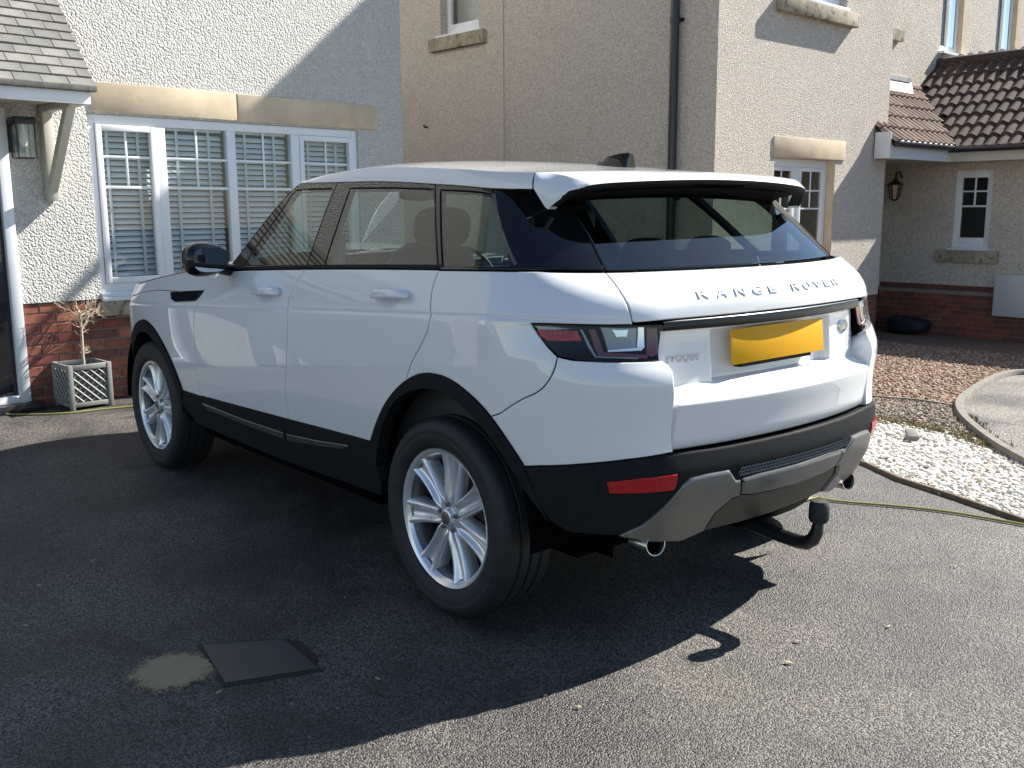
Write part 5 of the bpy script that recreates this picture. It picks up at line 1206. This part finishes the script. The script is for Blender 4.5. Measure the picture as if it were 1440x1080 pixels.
dp = thing('downpipe', 'black round downpipe running up the shaded tan wall', 'pipe', loc=w2(4.085, c2+.065, 0), rotz=math.radians(A2))
MB().tube([(0, 0, -.15), (0, 0, 5.1)], .046, 16).build('pipe', M['pipe'], dp, smooth=True, angle=60)
for z in (3.29, 1.5): MB().tube([(0, 0, z-.03), (0, 0, z+.03)], .054, 16).build('pipe_collar', M['pipe'], dp, smooth=True, angle=60); box_obj('pipe_clip', M['pipe'], dp, -.075, .075, -.060, -.045, z-.018, z+.018)
cb = MB().tube([(0, 0, -.1), (.004, 0, 1.5), (-.003, 0, 3.), (0, 0, 5.1)], .009, 8).build('wall_cable', mat('white_cable', (.62, .58, .52), .6), None, smooth=True); cb.location = w2(6.765, c2+.011, 0); tag(cb, 'thin white cable clipped vertically to the shaded tan wall', 'cable')
p_ = L2y((601, 179)); hk = MB().tube([(0, -.02, 0), (0, .05, 0), (0, .06, .03)], .012, 8).build('wall_hook', M['iron'], None, smooth=True); hk.location = w2(p_[0], c2, p_[2]); tag(hk, 'small black hook fixed to the shaded tan wall below the sill', 'hook')

# ================================================================== far house with canopy and tiled roofs
h3 = thing('end_house', 'far tan house with a brown tiled porch roof and brick base', 'house', rotz=math.radians(A2)); c5, c6 = 4.5, -10.9
def L3x(px): return local(hit(px, X2, c5), A2)
def L3y(px, c=c6): return local(hit(px, Y2, c), A2)
U1 = [L3x(q) for q in ((1322, 78), (1349, 90))]; U2 = [L3x(q) for q in ((1398, 84), (1417, 84))]
u1a, u1b = sorted((U1[0][1]+.02, U1[1][1]-.02)); u1z = L3x((1340, 80))[2]; u2a, u2b = sorted((U2[0][1], U2[1][1])); u2a -= .25
jb = .16
fw_ = [(u1a-jb, u1b, u1z, 6.), (u2a-jb, u2b, u1z, 6.)]
wall('wall', c5, 'x', -26, -9.081, .25, 7., fw_, .10, M['tan_far'], h3, -1)
brick_run('bricks', h3, 'x', c5+.012, -11.2, -9.09, -.5, .25, -1, (1, 3, 0), 9)
for (ya, yb_, z0, z1) in fw_:
    uw = bpy.data.objects.new('upper_window', None); COL.objects.link(uw); uw.parent = h3; fx = c5+.07; yj = ya+jb
    box_obj('jamb_stone', M['stone'], uw, c5-.004, c5+.12, ya, yj, z0, z1)
    bars(uw, 'frame_bar', M['upvc'], [(fx, fx+.04, yj+.001, yj+.06, z0+.08, z1), (fx, fx+.04, yb_-.07, yb_-.001, z0+.08, z1), (fx, fx+.04, yj+.06, yb_-.07, z0+.08, z0+.15), (fx-.01, fx+.03, (yj+yb_)/2-.03, (yj+yb_)/2+.03, z0+.15, z1)])
    box_obj('window_board', M['upvc'], uw, c5-.09, fx+.04, ya, yb_+.05, z0+.001, z0+.035); box_obj('window_board', M['upvc'], uw, fx-.01, fx+.04, yj, yb_-.001, z0+.036, z0+.08)
    MB().add([(fx+.02, yj, z0+.1), (fx+.02, yb_, z0+.1), (fx+.02, yb_, z1), (fx+.02, yj, z1)], [(0, 1, 2, 3)]).build('pane', M['pane'], uw)
    MB().add([(fx+.3, yj-.3, z0-.2), (fx+.3, yb_+.3, z0-.2), (fx+.3, yb_+.3, z1+.2), (fx+.3, yj-.3, z1+.2)], [(0, 1, 2, 3)]).build('room_back', M['room'], uw)
p_ = L3x((1257, 48)); box_obj('sill_stone', M['sill_stone'], h3, c5-.09, c5-.001, p_[1]-.14, p_[1]+.6, p_[2]-.10, p_[2]+.05)
# wing wall with small window
WW = [L3y(q) for q in ((1342, 240), (1394, 240), (1391, 352), (1338, 352))]; wx0, wx1 = min(p[0] for p in WW)+.02, max(p[0] for p in WW)-.02; wzb, wzt = .80, WW[0][2]
wzb = (WW[2][2]+WW[3][2])/2
dz_ = L3y((1360, 402))[2]
wall('wall', c6, 'y', -1.2, c5+.02, dz_, 2.3, [(wx0, wx1, wzb, wzt)], .09, M['tan_far'], h3, 1)
brick_run('bricks', h3, 'y', c6-.012, -1.2, c5+.15, -.55, dz_-.075, 1, (0, 1, 3), 11)
mb = MB(); a = -1.2
k = 0
while a < c5-.05:
    mb.box(a, a+.105, c6-.05, c6-.010+(.012 if k % 4 == 0 else 0), dz_-.072, dz_-.003); a += .1125; k += 1
o = mb.build('bricks', M['bricks'][3], h3); o['kind'] = 'stuff'
sw = bpy.data.objects.new('small_window', None); COL.objects.link(sw); sw.parent = h3; fy = c6-.05
mdx = (wx0+wx1)/2; zz1 = L3y((1367, 290))[2]; zz2 = L3y((1367, 269))[2]
bars(sw, 'frame_bar', M['upvc'], [(wx0+.001, wx0+.085, fy-.04, fy, wzb+.08, wzt-.001), (wx1-.085, wx1-.001, fy-.04, fy, wzb+.08, wzt-.001), (wx0+.085, wx1-.085, fy-.04, fy, wzt-.10, wzt-.001), (wx0+.085, wx1-.085, fy-.04, fy, wzb+.08, wzb+.17)])
bars(sw, 'glazing_bar', M['upvc'], [(wx0+.086, wx1-.086, fy-.035, fy-.02, zz1-.013, zz1+.013), (wx0+.086, wx1-.086, fy-.035, fy-.02, zz2-.011, zz2+.011), (mdx-.012, mdx+.012, fy-.036, fy-.021, zz1+.014, wzt-.101)])
box_obj('window_board', M['upvc'], sw, wx0-.03, wx1+.03, fy-.04, c6+.04, wzb+.001, wzb+.03); box_obj('window_board', M['upvc'], sw, wx0+.002, wx1-.002, fy-.04, fy+.01, wzb+.031, wzb+.08)
MB().add([(wx0, fy-.038, wzb), (wx1, fy-.038, wzb), (wx1, fy-.038, wzt), (wx0, fy-.038, wzt)], [(0, 1, 2, 3)]).build('pane', M['pane'], sw)
MB().add([(wx0-.2, fy-.3, wzb-.2), (wx1+.2, fy-.3, wzb-.2), (wx1+.2, fy-.3, wzt+.2), (wx0-.2, fy-.3, wzt+.2)], [(0, 1, 2, 3)]).build('room_back', M['room'], sw)
S = [L3y(q) for q in ((1318, 353), (1404, 371))]; box_obj('sill_stone', M['sill_stone'], h3, S[1][0], S[0][0], c6-.06, c6+.06, S[1][2], wzb-.003, bevel=.006)
# canopy: two roof planes meeting in a valley
ex_, ez_, lp_ = 3.35, 2.17, .80; ey_, ez2, dp_ = -10.40, 2.14, .70
zl = lambda x: ez_+lp_*(x-ex_); zd = lambda y: ez2+dp_*(ey_-y)
yv = lambda x: ey_-(zl(x)-ez2)/dp_                 # valley
ytop = -12.35
rl = MB().add([(ex_, -8.74, ez_), (ex_, yv(ex_), zl(ex_)), (c5, yv(c5), zl(c5)), (c5, -8.74, zl(c5))], [(0, 1, 2, 3)]).build('canopy_roof', M['rtile'][2], h3)
rd = MB().add([(-1.4, ey_, ez2), (ex_+.0, ey_, ez2), (c5, yv(c5), zl(c5)), (c5, ytop, zd(ytop)), (-1.4, ytop, zd(ytop))], [(0, 1, 2, 3, 4)]).build('wing_roof', M['dtile'][2], h3)
MB().add([(-1.4, ytop, zd(ytop)), (c5, ytop, zd(ytop)), (c5, ytop-2, zd(ytop)-1.4), (-1.4, ytop-2, zd(ytop)-1.4)], [(0, 1, 2, 3)]).build('wing_roof', M['dtile'][2], h3)
MB().tube([(-1.4, ytop, zd(ytop)+.02), (c5, ytop, zd(ytop)+.02)], .09, 12).build('ridge_tile', M['dtile'][2], h3, smooth=True)
def tile_mesh(m_):
    V = []; F = []; nx = 17; w_, l = .302, .345
    for s, lift in ((0, .030), (l, .004)):
        for i in range(nx):
            u = i/(nx-1); h = .040*max(0, math.sin(2*math.pi*(u*2))) if False else .042*abs(math.sin(math.pi*2*u))**1.6
            V.append((u*w_, s, h+lift))
    for i in range(nx): V.append((V[i][0], 0, V[i][2]-.026))
    F = [(i, i+1, nx+i+1, nx+i) for i in range(nx-1)]+[(2*nx+i, 2*nx+i+1, i+1, i) for i in range(nx-1)]
    me = pydata('roof_tile', V, F, smooth=True, angle=50); me.materials.append(m_); return me
TD = [tile_mesh(m_) for m_ in M['dtile']]; TR = [tile_mesh(m_) for m_ in M['rtile']]
g_ = .285; ad = math.atan(dp_); nrow = int(math.hypot(ey_-ytop, zd(ytop)-ez2)/g_)+1
for r_ in range(nrow):
    s = r_*g_-.03; y = ey_-s*math.cos(ad); z = ez2+s*math.sin(ad)+.006; x = 1.0
    while x < c5-.05:
        if yv(x+.1) > y-.12 or x < ex_-.1:
            o = link('roof_tile', TD[rng.randrange(3)], None, rd); o.matrix_local = Matrix.Translation((x+.302, y, z)) @ Matrix.Rotation(math.pi, 4, 'Z') @ Matrix.Rotation(ad+rng.uniform(-.012, .012), 4, 'X')
        x += .302
al = math.atan(lp_); nrow = int(math.hypot(c5-ex_, zl(c5)-ez_)/g_)
for r_ in range(nrow+1):
    s = r_*g_-.03; x = ex_+s*math.cos(al); z = ez_+s*math.sin(al)+.006; y = -8.76
    while y-.302 > yv(x+.1)-.25:
        o = link('roof_tile', TR[rng.randrange(3)], None, rl); o.matrix_local = Matrix.Translation((x, y, z)) @ Matrix.Rotation(-math.pi/2, 4, 'Z') @ Matrix.Rotation(al+rng.uniform(-.01, .01), 4, 'X')
        y -= .302
box_obj('flashing', M['lead'], h3, c5-.05, c5-.001, -11.4, -9.085, zl(c5)+.09, zl(c5)+.15)
MB().add([(c5-.24, -9.08, zl(c5-.24)+.085), (c5-.24, -11.1, zl(c5-.24)+.085), (c5-.01, -11.5, zl(c5)+.10), (c5-.01, -9.08, zl(c5)+.10)], [(0, 1, 2, 3)]).build('flashing', mat('white_flashing', (.52, .51, .49), .8, var=.25, vscale=14), h3)
box_obj('canopy_fascia', M['fascia'], h3, ex_+.02, ex_+.045, ey_-.02, -8.76, 1.985, 2.145); box_obj('wing_fascia', M['soffit'], h3, -1.2, ex_+.02, ey_-.045, ey_-.02, 1.985, 2.125)
box_obj('canopy_end', M['fascia'], h3, ex_+.02, c3-.02, -8.765, -8.74, 1.985, 2.30)
box_obj('canopy_soffit', M['soffit'], h3, ex_+.046, c5, ey_-.02, -9.09, 1.985, 2.0); box_obj('wing_soffit', M['soffit'], h3, -1.2, ex_+.04, c6, ey_-.046, 1.985, 2.0)
gt = MB().tube([(ex_-.02, -8.8, 2.165), (ex_-.02, ey_+.05, 2.165)], .045, 10).tube([(ex_+.05, ey_+.03, 2.145), (-1.2, ey_+.03, 2.145)], .045, 10).build('gutter', M['pipe'], h3, smooth=True)
box_obj('door', mat('dark_door', (.035, .033, .035), .4), h3, c5-.02, c5-.002, -10.2, -9.25, -.35, 1.75)
p0, p1 = L3y((1404, 385)), L3y((1452, 447)); mbx = box_obj('meter_box', mat('grey_meter_box', (.52, .54, .55), .5, coat=.2), None, 0, abs(p0[0]-p1[0]), 0, .11, 0, p0[2]-p1[2], bevel=.006); mbx.location = w2(min(p0[0], p1[0]), c6+.004, p1[2]); mbx.rotation_euler = (0, 0, math.radians(A2)); tag(mbx, 'pale grey meter box fixed to the far house wall', 'meter box')
p_ = L3y((1258, 268), c6+.22); l2 = thing('wall_lantern', 'black hanging coach lantern on a scrolled arm under the far canopy', 'lantern', loc=w2(p_[0], c6+.012, p_[2]), rotz=math.radians(A2-90))
MB().tube([(0, 0, .18), (-.08, 0, .26), (-.18, 0, .25), (-.20, 0, .19)], .012, 8).build('lantern_arm', M['iron'], l2, smooth=True)
bd = MB(); 
for k in range(6):
    a = math.pi/3*k; bd.tube([(-.20+.055*math.cos(a), .055*math.sin(a), -.12), (-.20+.095*math.cos(a), .095*math.sin(a), .08)], .008, 6)
bd.build('lantern_bars', M['iron'], l2); MB().lathe([(.0, .19), (.02, .17), (.05, .13), (.115, .085), (.115, .075), (.0, .075)], 6, 'z', (-.20, 0, 0)).build('lantern_roof', M['iron'], l2); MB().lathe([(.0, -.15), (.03, -.14), (.06, -.12), (.0, -.118)], 6, 'z', (-.20, 0, 0)).build('lantern_base', M['iron'], l2)
MB().lathe([(.052, -.115), (.09, .074)], 6, 'z', (-.20, 0, 0)).build('lantern_glass', M['lantern_glass'], l2)
p_ = ground((1278, 470)); V, F = blob((0, 0, .125), (.28, .2, .125), 3.2, 24, 14, shape=lambda q: q*np.array([1+.1*math.sin(9*q[2]), 1, 1+.18*math.sin(7*q[0])]))
sk = MB().add(V, F).build('covered_bundle', mat('dark_blue_cover', (.010, .016, .030), .6, bump=[('noise', 12, .6, .03)]), None, smooth=True); sk.location = (p_[0], p_[1], zg(p_[1])); tag(sk, 'low dark blue covered bundle on the ground by the far brick wall', 'bundle')

# ================================================================== planter with a bare little tree
pc = np.array([4.66+.155, .247]); pt = thing('planter', 'square grey planter with lattice sides standing by the brick base', 'planter', loc=w1(pc[0], pc[1], 0), rotz=math.radians(A1))
M['zinc'] = mat('grey_planter', (.30, .30, .285), .55, var=.12, vscale=8, metal=.2); M['zinc_dark'] = mat('planter_panel', (.17, .17, .165), .65, var=.1, vscale=8)
hw = .155; H = .325
MB().box(-hw+.018, hw-.018, -hw+.018, hw-.018, .02, H-.05).build('planter_box', M['zinc_dark'], pt)
for sx in (-1, 1):
    for sy in (-1, 1): box_obj('planter_post', M['zinc'], pt, sx*hw, sx*(hw-.034), sy*hw, sy*(hw-.034), .0, H, bevel=.004)
for k, s in (('x', -1), ('x', 1), ('y', -1), ('y', 1)):
    for z0, z1 in ((.02, .052), (H-.038, H-.002)):
        if k == 'x': box_obj('planter_rail', M['zinc'], pt, s*(hw-.003), s*(hw-.02), -hw+.034, hw-.034, z0, z1, bevel=.003)
        else: box_obj('planter_rail', M['zinc'], pt, -hw+.034, hw-.034, s*(hw-.003), s*(hw-.02), z0, z1, bevel=.003)
    a0, b0 = -hw+.036, .055; wI, hI = 2*(hw-.036), H-.038-.058
    lat = MB(); n = 4
    for sgn in (1, -1):
        for i in range(-n, n+1):
            c = i/n*2
            pts = []
            for t in np.linspace(-1, 1, 41):
                v = sgn*t+c
                if -1 <= v <= 1: pts.append((t, v))
            if len(pts) > 2:
                (t0, v0), (t1, v1) = pts[0], pts[-1]; q0, q1 = [(t*wI/2, .055+(v+1)/2*hI) for t, v in ((t0, v0), (t1, v1))]; d = hw-.010-(.002 if sgn < 0 else 0)
                if k == 'x': lat.tube([(s*d, q0[0], q0[1]), (s*d, q1[0], q1[1])], .0058, 4)
                else: lat.tube([(q0[0], s*d, q0[1]), (q1[0], s*d, q1[1])], .0058, 4)
    lat.build('lattice', M['zinc'], pt)
box_obj('soil', mat('soil', (.03, .022, .016), .95, bump=[('noise', 60, .8, .02)]), pt, -hw+.018, hw-.018, -hw+.018, hw-.018, H-.05, H-.045)
tr = thing('potted_tree', 'small leafless topiary tree with pale twigs growing in the planter', 'tree', loc=w1(pc[0], pc[1]-.02, H-.06), rotz=0)
M['bark'] = mat('pale_bark', (.52, .43, .32), .85, var=.25, vscale=40)
MB().tube([(0, 0, 0), (.003, .002, .12), (-.004, 0, .24), (.003, -.003, .36), (0, 0, .42)], [.012, .0105, .010, .009, .007], 8).build('trunk', M['bark'], tr, smooth=True)
tw = MB(); rg = np.random.default_rng(12)
def twig(p, d, l, r, n):
    q = p+d*l*.5+rg.normal(0, .1, 3)*l*.3; e = q+(d+rg.normal(0, .22, 3))*l*.5; tw.tube([p, q, e], [r, r*.8, r*.55], 5)
    if n:
        for k in range(rg.integers(2, 4)):
            dd = d+rg.normal(0, .42, 3); dd[2] += .12; dd /= np.linalg.norm(dd); twig(p+(e-p)*rg.uniform(.35, 1.), dd, l*rg.uniform(.55, .8), r*.62, n-1)
for k in range(13):
    a = rg.uniform(0, 6.28); el = rg.uniform(.15, 1.25); twig(np.array([0, 0, rg.uniform(.30, .42)]), np.array([math.cos(a)*math.cos(el), math.sin(a)*math.cos(el), math.sin(el)]), rg.uniform(.09, .135), .0044, 3)
for k in range(16):
    a = rg.uniform(0, 6.28); twig(np.array([0, 0, rg.uniform(.10, .34)]), np.array([math.cos(a), math.sin(a), rg.uniform(-.3, .8)]), rg.uniform(.03, .06), .0026, 1)
tw.build('crown', M['bark'], tr, smooth=True)
pb_ = MB().lathe([(0, 0), (.022, .002), (.028, .012), (.022, .022), (0, .025)], 16, 'z').build('pebble', mat('pale_disc', (.45, .46, .43), .7), None, smooth=True); pb_.location = w1(pc[0]-.06, pc[1]+.07, H-.044); pb_.rotation_euler = (0, -.9, 0); tag(pb_, 'small pale round disc lying in the planter soil', 'disc')

# ================================================================== garden hose
hp = [ground(p) for p in ((-60, 584), (0, 584), (60, 584.5), (104, 582), (135, 578), (165, 575), (190, 572.5))]+[np.array(p) for p in ((4.2, -.3, 0), (3.9, -1.2, 0), (3., -1.75, 0), (1.8, -1.5, 0), (.6, -.9, 0), (-.1, -.75, 0))]+[ground(p) for p in ((1142, 700), (1165, 705.5), (1200, 709), (1260, 713.5), (1330, 721), (1400, 733), (1440, 740), (1520, 757))]
hp = [np.array([p[0], p[1], zg(p[1])+.0085]) for p in hp]; hp = [np.array(p) for p in smooth_open(hp, 2)]
o = MB().tube(hp, .006, 8).build('garden_hose', mat('green_hose', (.30, .28, .07), .5, coat=.1), None, smooth=True); tag(o, 'thin yellow green garden hose trailing over the tarmac past the car', 'hose')
# ================================================================== inspection cover in the drive
ic = thing('inspection_cover', 'smooth dark inspection cover let into the tarmac beside the rear wheel', 'cover', loc=(.12, 1.58, 0))
def quad(name, pts, z, m, parent, th=.006):
    P = [ground(p) for p in pts]; V = [(p[0]-.12, p[1]-1.58, z+d) for d in (0, -th) for p in P]; n = len(P)
    return MB().add(V, [tuple(range(n)), tuple(range(n, 2*n))[::-1]]+[(i, (i+1) % n, n+(i+1) % n, n+i) for i in range(n)]).build(name, m, parent)
quad('cover_plate', [(284, 909), (400, 901), (448, 942), (317, 962.5)], .006, mat('cover_plate', (.030, .033, .038), .42, var=.2, vscale=6, bump=[('noise', 300, .1, .001)]), ic)
quad('cover_frame', [(278, 908), (402, 899), (455, 944), (312, 967)], .0035, mat('cover_frame', (.012, .012, .012), .7), ic)
quad('dark_edge', [(404, 900), (424, 904), (447, 925), (444, 937)], .0045, mat('dark_edge', (.03, .022, .015), .9, var=.5, vscale=30), ic)  # flat dark brown strip along the right edge of the cover
def stain_or_lit(name, pts, z, col, parent, seed):
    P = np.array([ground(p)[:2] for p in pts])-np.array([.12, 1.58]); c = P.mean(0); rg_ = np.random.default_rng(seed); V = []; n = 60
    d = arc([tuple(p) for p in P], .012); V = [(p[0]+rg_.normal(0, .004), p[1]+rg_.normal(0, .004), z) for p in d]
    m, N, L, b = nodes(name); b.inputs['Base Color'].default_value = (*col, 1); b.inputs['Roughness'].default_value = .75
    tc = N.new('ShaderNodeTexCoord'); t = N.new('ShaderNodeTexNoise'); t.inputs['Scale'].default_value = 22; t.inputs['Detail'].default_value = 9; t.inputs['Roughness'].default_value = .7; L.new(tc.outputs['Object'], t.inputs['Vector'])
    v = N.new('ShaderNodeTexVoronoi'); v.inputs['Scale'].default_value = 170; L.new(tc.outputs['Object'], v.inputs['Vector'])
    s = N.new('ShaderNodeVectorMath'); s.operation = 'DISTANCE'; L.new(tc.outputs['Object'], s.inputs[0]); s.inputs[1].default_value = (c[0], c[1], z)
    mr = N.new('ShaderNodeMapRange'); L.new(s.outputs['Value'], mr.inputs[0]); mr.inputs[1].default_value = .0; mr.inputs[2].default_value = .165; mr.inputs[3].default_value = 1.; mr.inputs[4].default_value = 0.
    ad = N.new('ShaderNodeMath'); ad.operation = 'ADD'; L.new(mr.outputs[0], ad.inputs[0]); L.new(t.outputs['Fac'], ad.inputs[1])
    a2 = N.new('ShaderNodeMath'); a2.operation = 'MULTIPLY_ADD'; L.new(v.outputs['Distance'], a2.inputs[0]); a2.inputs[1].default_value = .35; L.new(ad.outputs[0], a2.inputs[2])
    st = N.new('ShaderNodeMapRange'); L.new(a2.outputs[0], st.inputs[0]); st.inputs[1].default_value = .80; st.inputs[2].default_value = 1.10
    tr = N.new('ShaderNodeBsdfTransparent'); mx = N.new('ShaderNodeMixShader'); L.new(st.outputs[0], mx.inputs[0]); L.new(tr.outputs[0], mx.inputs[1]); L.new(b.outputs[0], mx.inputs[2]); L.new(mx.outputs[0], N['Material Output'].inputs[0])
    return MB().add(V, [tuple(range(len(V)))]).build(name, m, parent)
stain_or_lit('lit_patch', [(215, 915), (276, 905), (298, 936), (311, 962), (256, 980), (180, 980), (170, 945)], .0055, (.33, .265, .155), ic, 2)  # lit part of the cover, painted as a tan sheet with ragged edges

# ================================================================== house added across the close, unseen, for reflections in paint and glass
def plain_house(label, loc, rz, w_, d, h, m, nwin):
    o = thing('added_house', label, 'house', loc=loc, rotz=rz); hl = []
    for i in range(nwin):
        c = -w_/2+(i+.5)*w_/nwin
        for z0 in (.9, 3.2): hl.append((c-.55, c+.55, z0, z0+1.15))
    wall('wall', 0, 'y', -w_/2, w_/2, -.5, h, hl, .1, m, o, -1)
    MB().add([(x, y, z) for x in (-w_/2, w_/2) for y in (.11, d) for z in (-.5, h)], [(0, 1, 3, 2), (4, 6, 7, 5), (2, 3, 7, 6), (0, 2, 6, 4)]).build('wall', m, o)
    MB().add([(-w_/2-.3, -.3, h), (w_/2+.3, -.3, h), (w_/2+.3, d/2, h+2.4), (-w_/2-.3, d/2, h+2.4), (w_/2+.3, d+.3, h), (-w_/2-.3, d+.3, h)], [(0, 1, 2, 3), (3, 2, 4, 5)]).build('roof', M['dtile'][0], o)
    for a, b_, z0, z1 in hl:
        wd = MB().box(a, b_, .05, .06, z0, z1).build('window', M['room'], o)
        bars(wd, 'frame_bar', M['upvc'], [(a, a+.06, .02, .05, z0, z1), (b_-.06, b_, .02, .05, z0, z1), (a+.06, b_-.06, .02, .05, z1-.06, z1), (a+.06, b_-.06, .02, .05, z0, z0+.06), ((a+b_)/2-.03, (a+b_)/2+.03, .02, .05, z0+.06, z1-.06)], bevel=0)
plain_house('white house with two rows of windows, added unseen for reflections', (16., 15., 0), 0., 7., 7., 5.2, mat('smooth_white_render', (.78, .77, .73), .9), 2)

# ================================================================== grit and leaf scraps on the drive
rg = np.random.default_rng(21); V = []; F = []
for i in range(170):
    px = (rg.uniform(20, 1430), rg.uniform(640, 1075)); P = ground(px)
    if P[1] < -1.5 or (-.8 < P[0] < 3.5 and abs(P[1]) < .95): continue
    s = rg.uniform(.002, .006) if i % 9 else rg.uniform(.010, .017); a = rg.uniform(0, 6.28); k = len(V)
    for j, (c_, d_) in enumerate(((1, 0), (.25, .5), (-1, 0), (.2, -.45))):
        x = c_*math.cos(a)-d_*math.sin(a); y = c_*math.sin(a)+d_*math.cos(a); V.append((P[0]+s*x, P[1]+s*y, .006+rg.uniform(0, .004)))
    V.append((P[0], P[1], .010)); F += [(k, k+1, k+4), (k+1, k+2, k+4), (k+2, k+3, k+4), (k+3, k, k+4)]
o = link('leaf_litter', pydata('leaf_litter', V, F), mat('leaf_litter', (.36, .30, .20), .8, var=.4, vscale=3)); tag(o, 'scattered grit and dry leaf scraps on the tarmac', 'litter', kind='stuff')
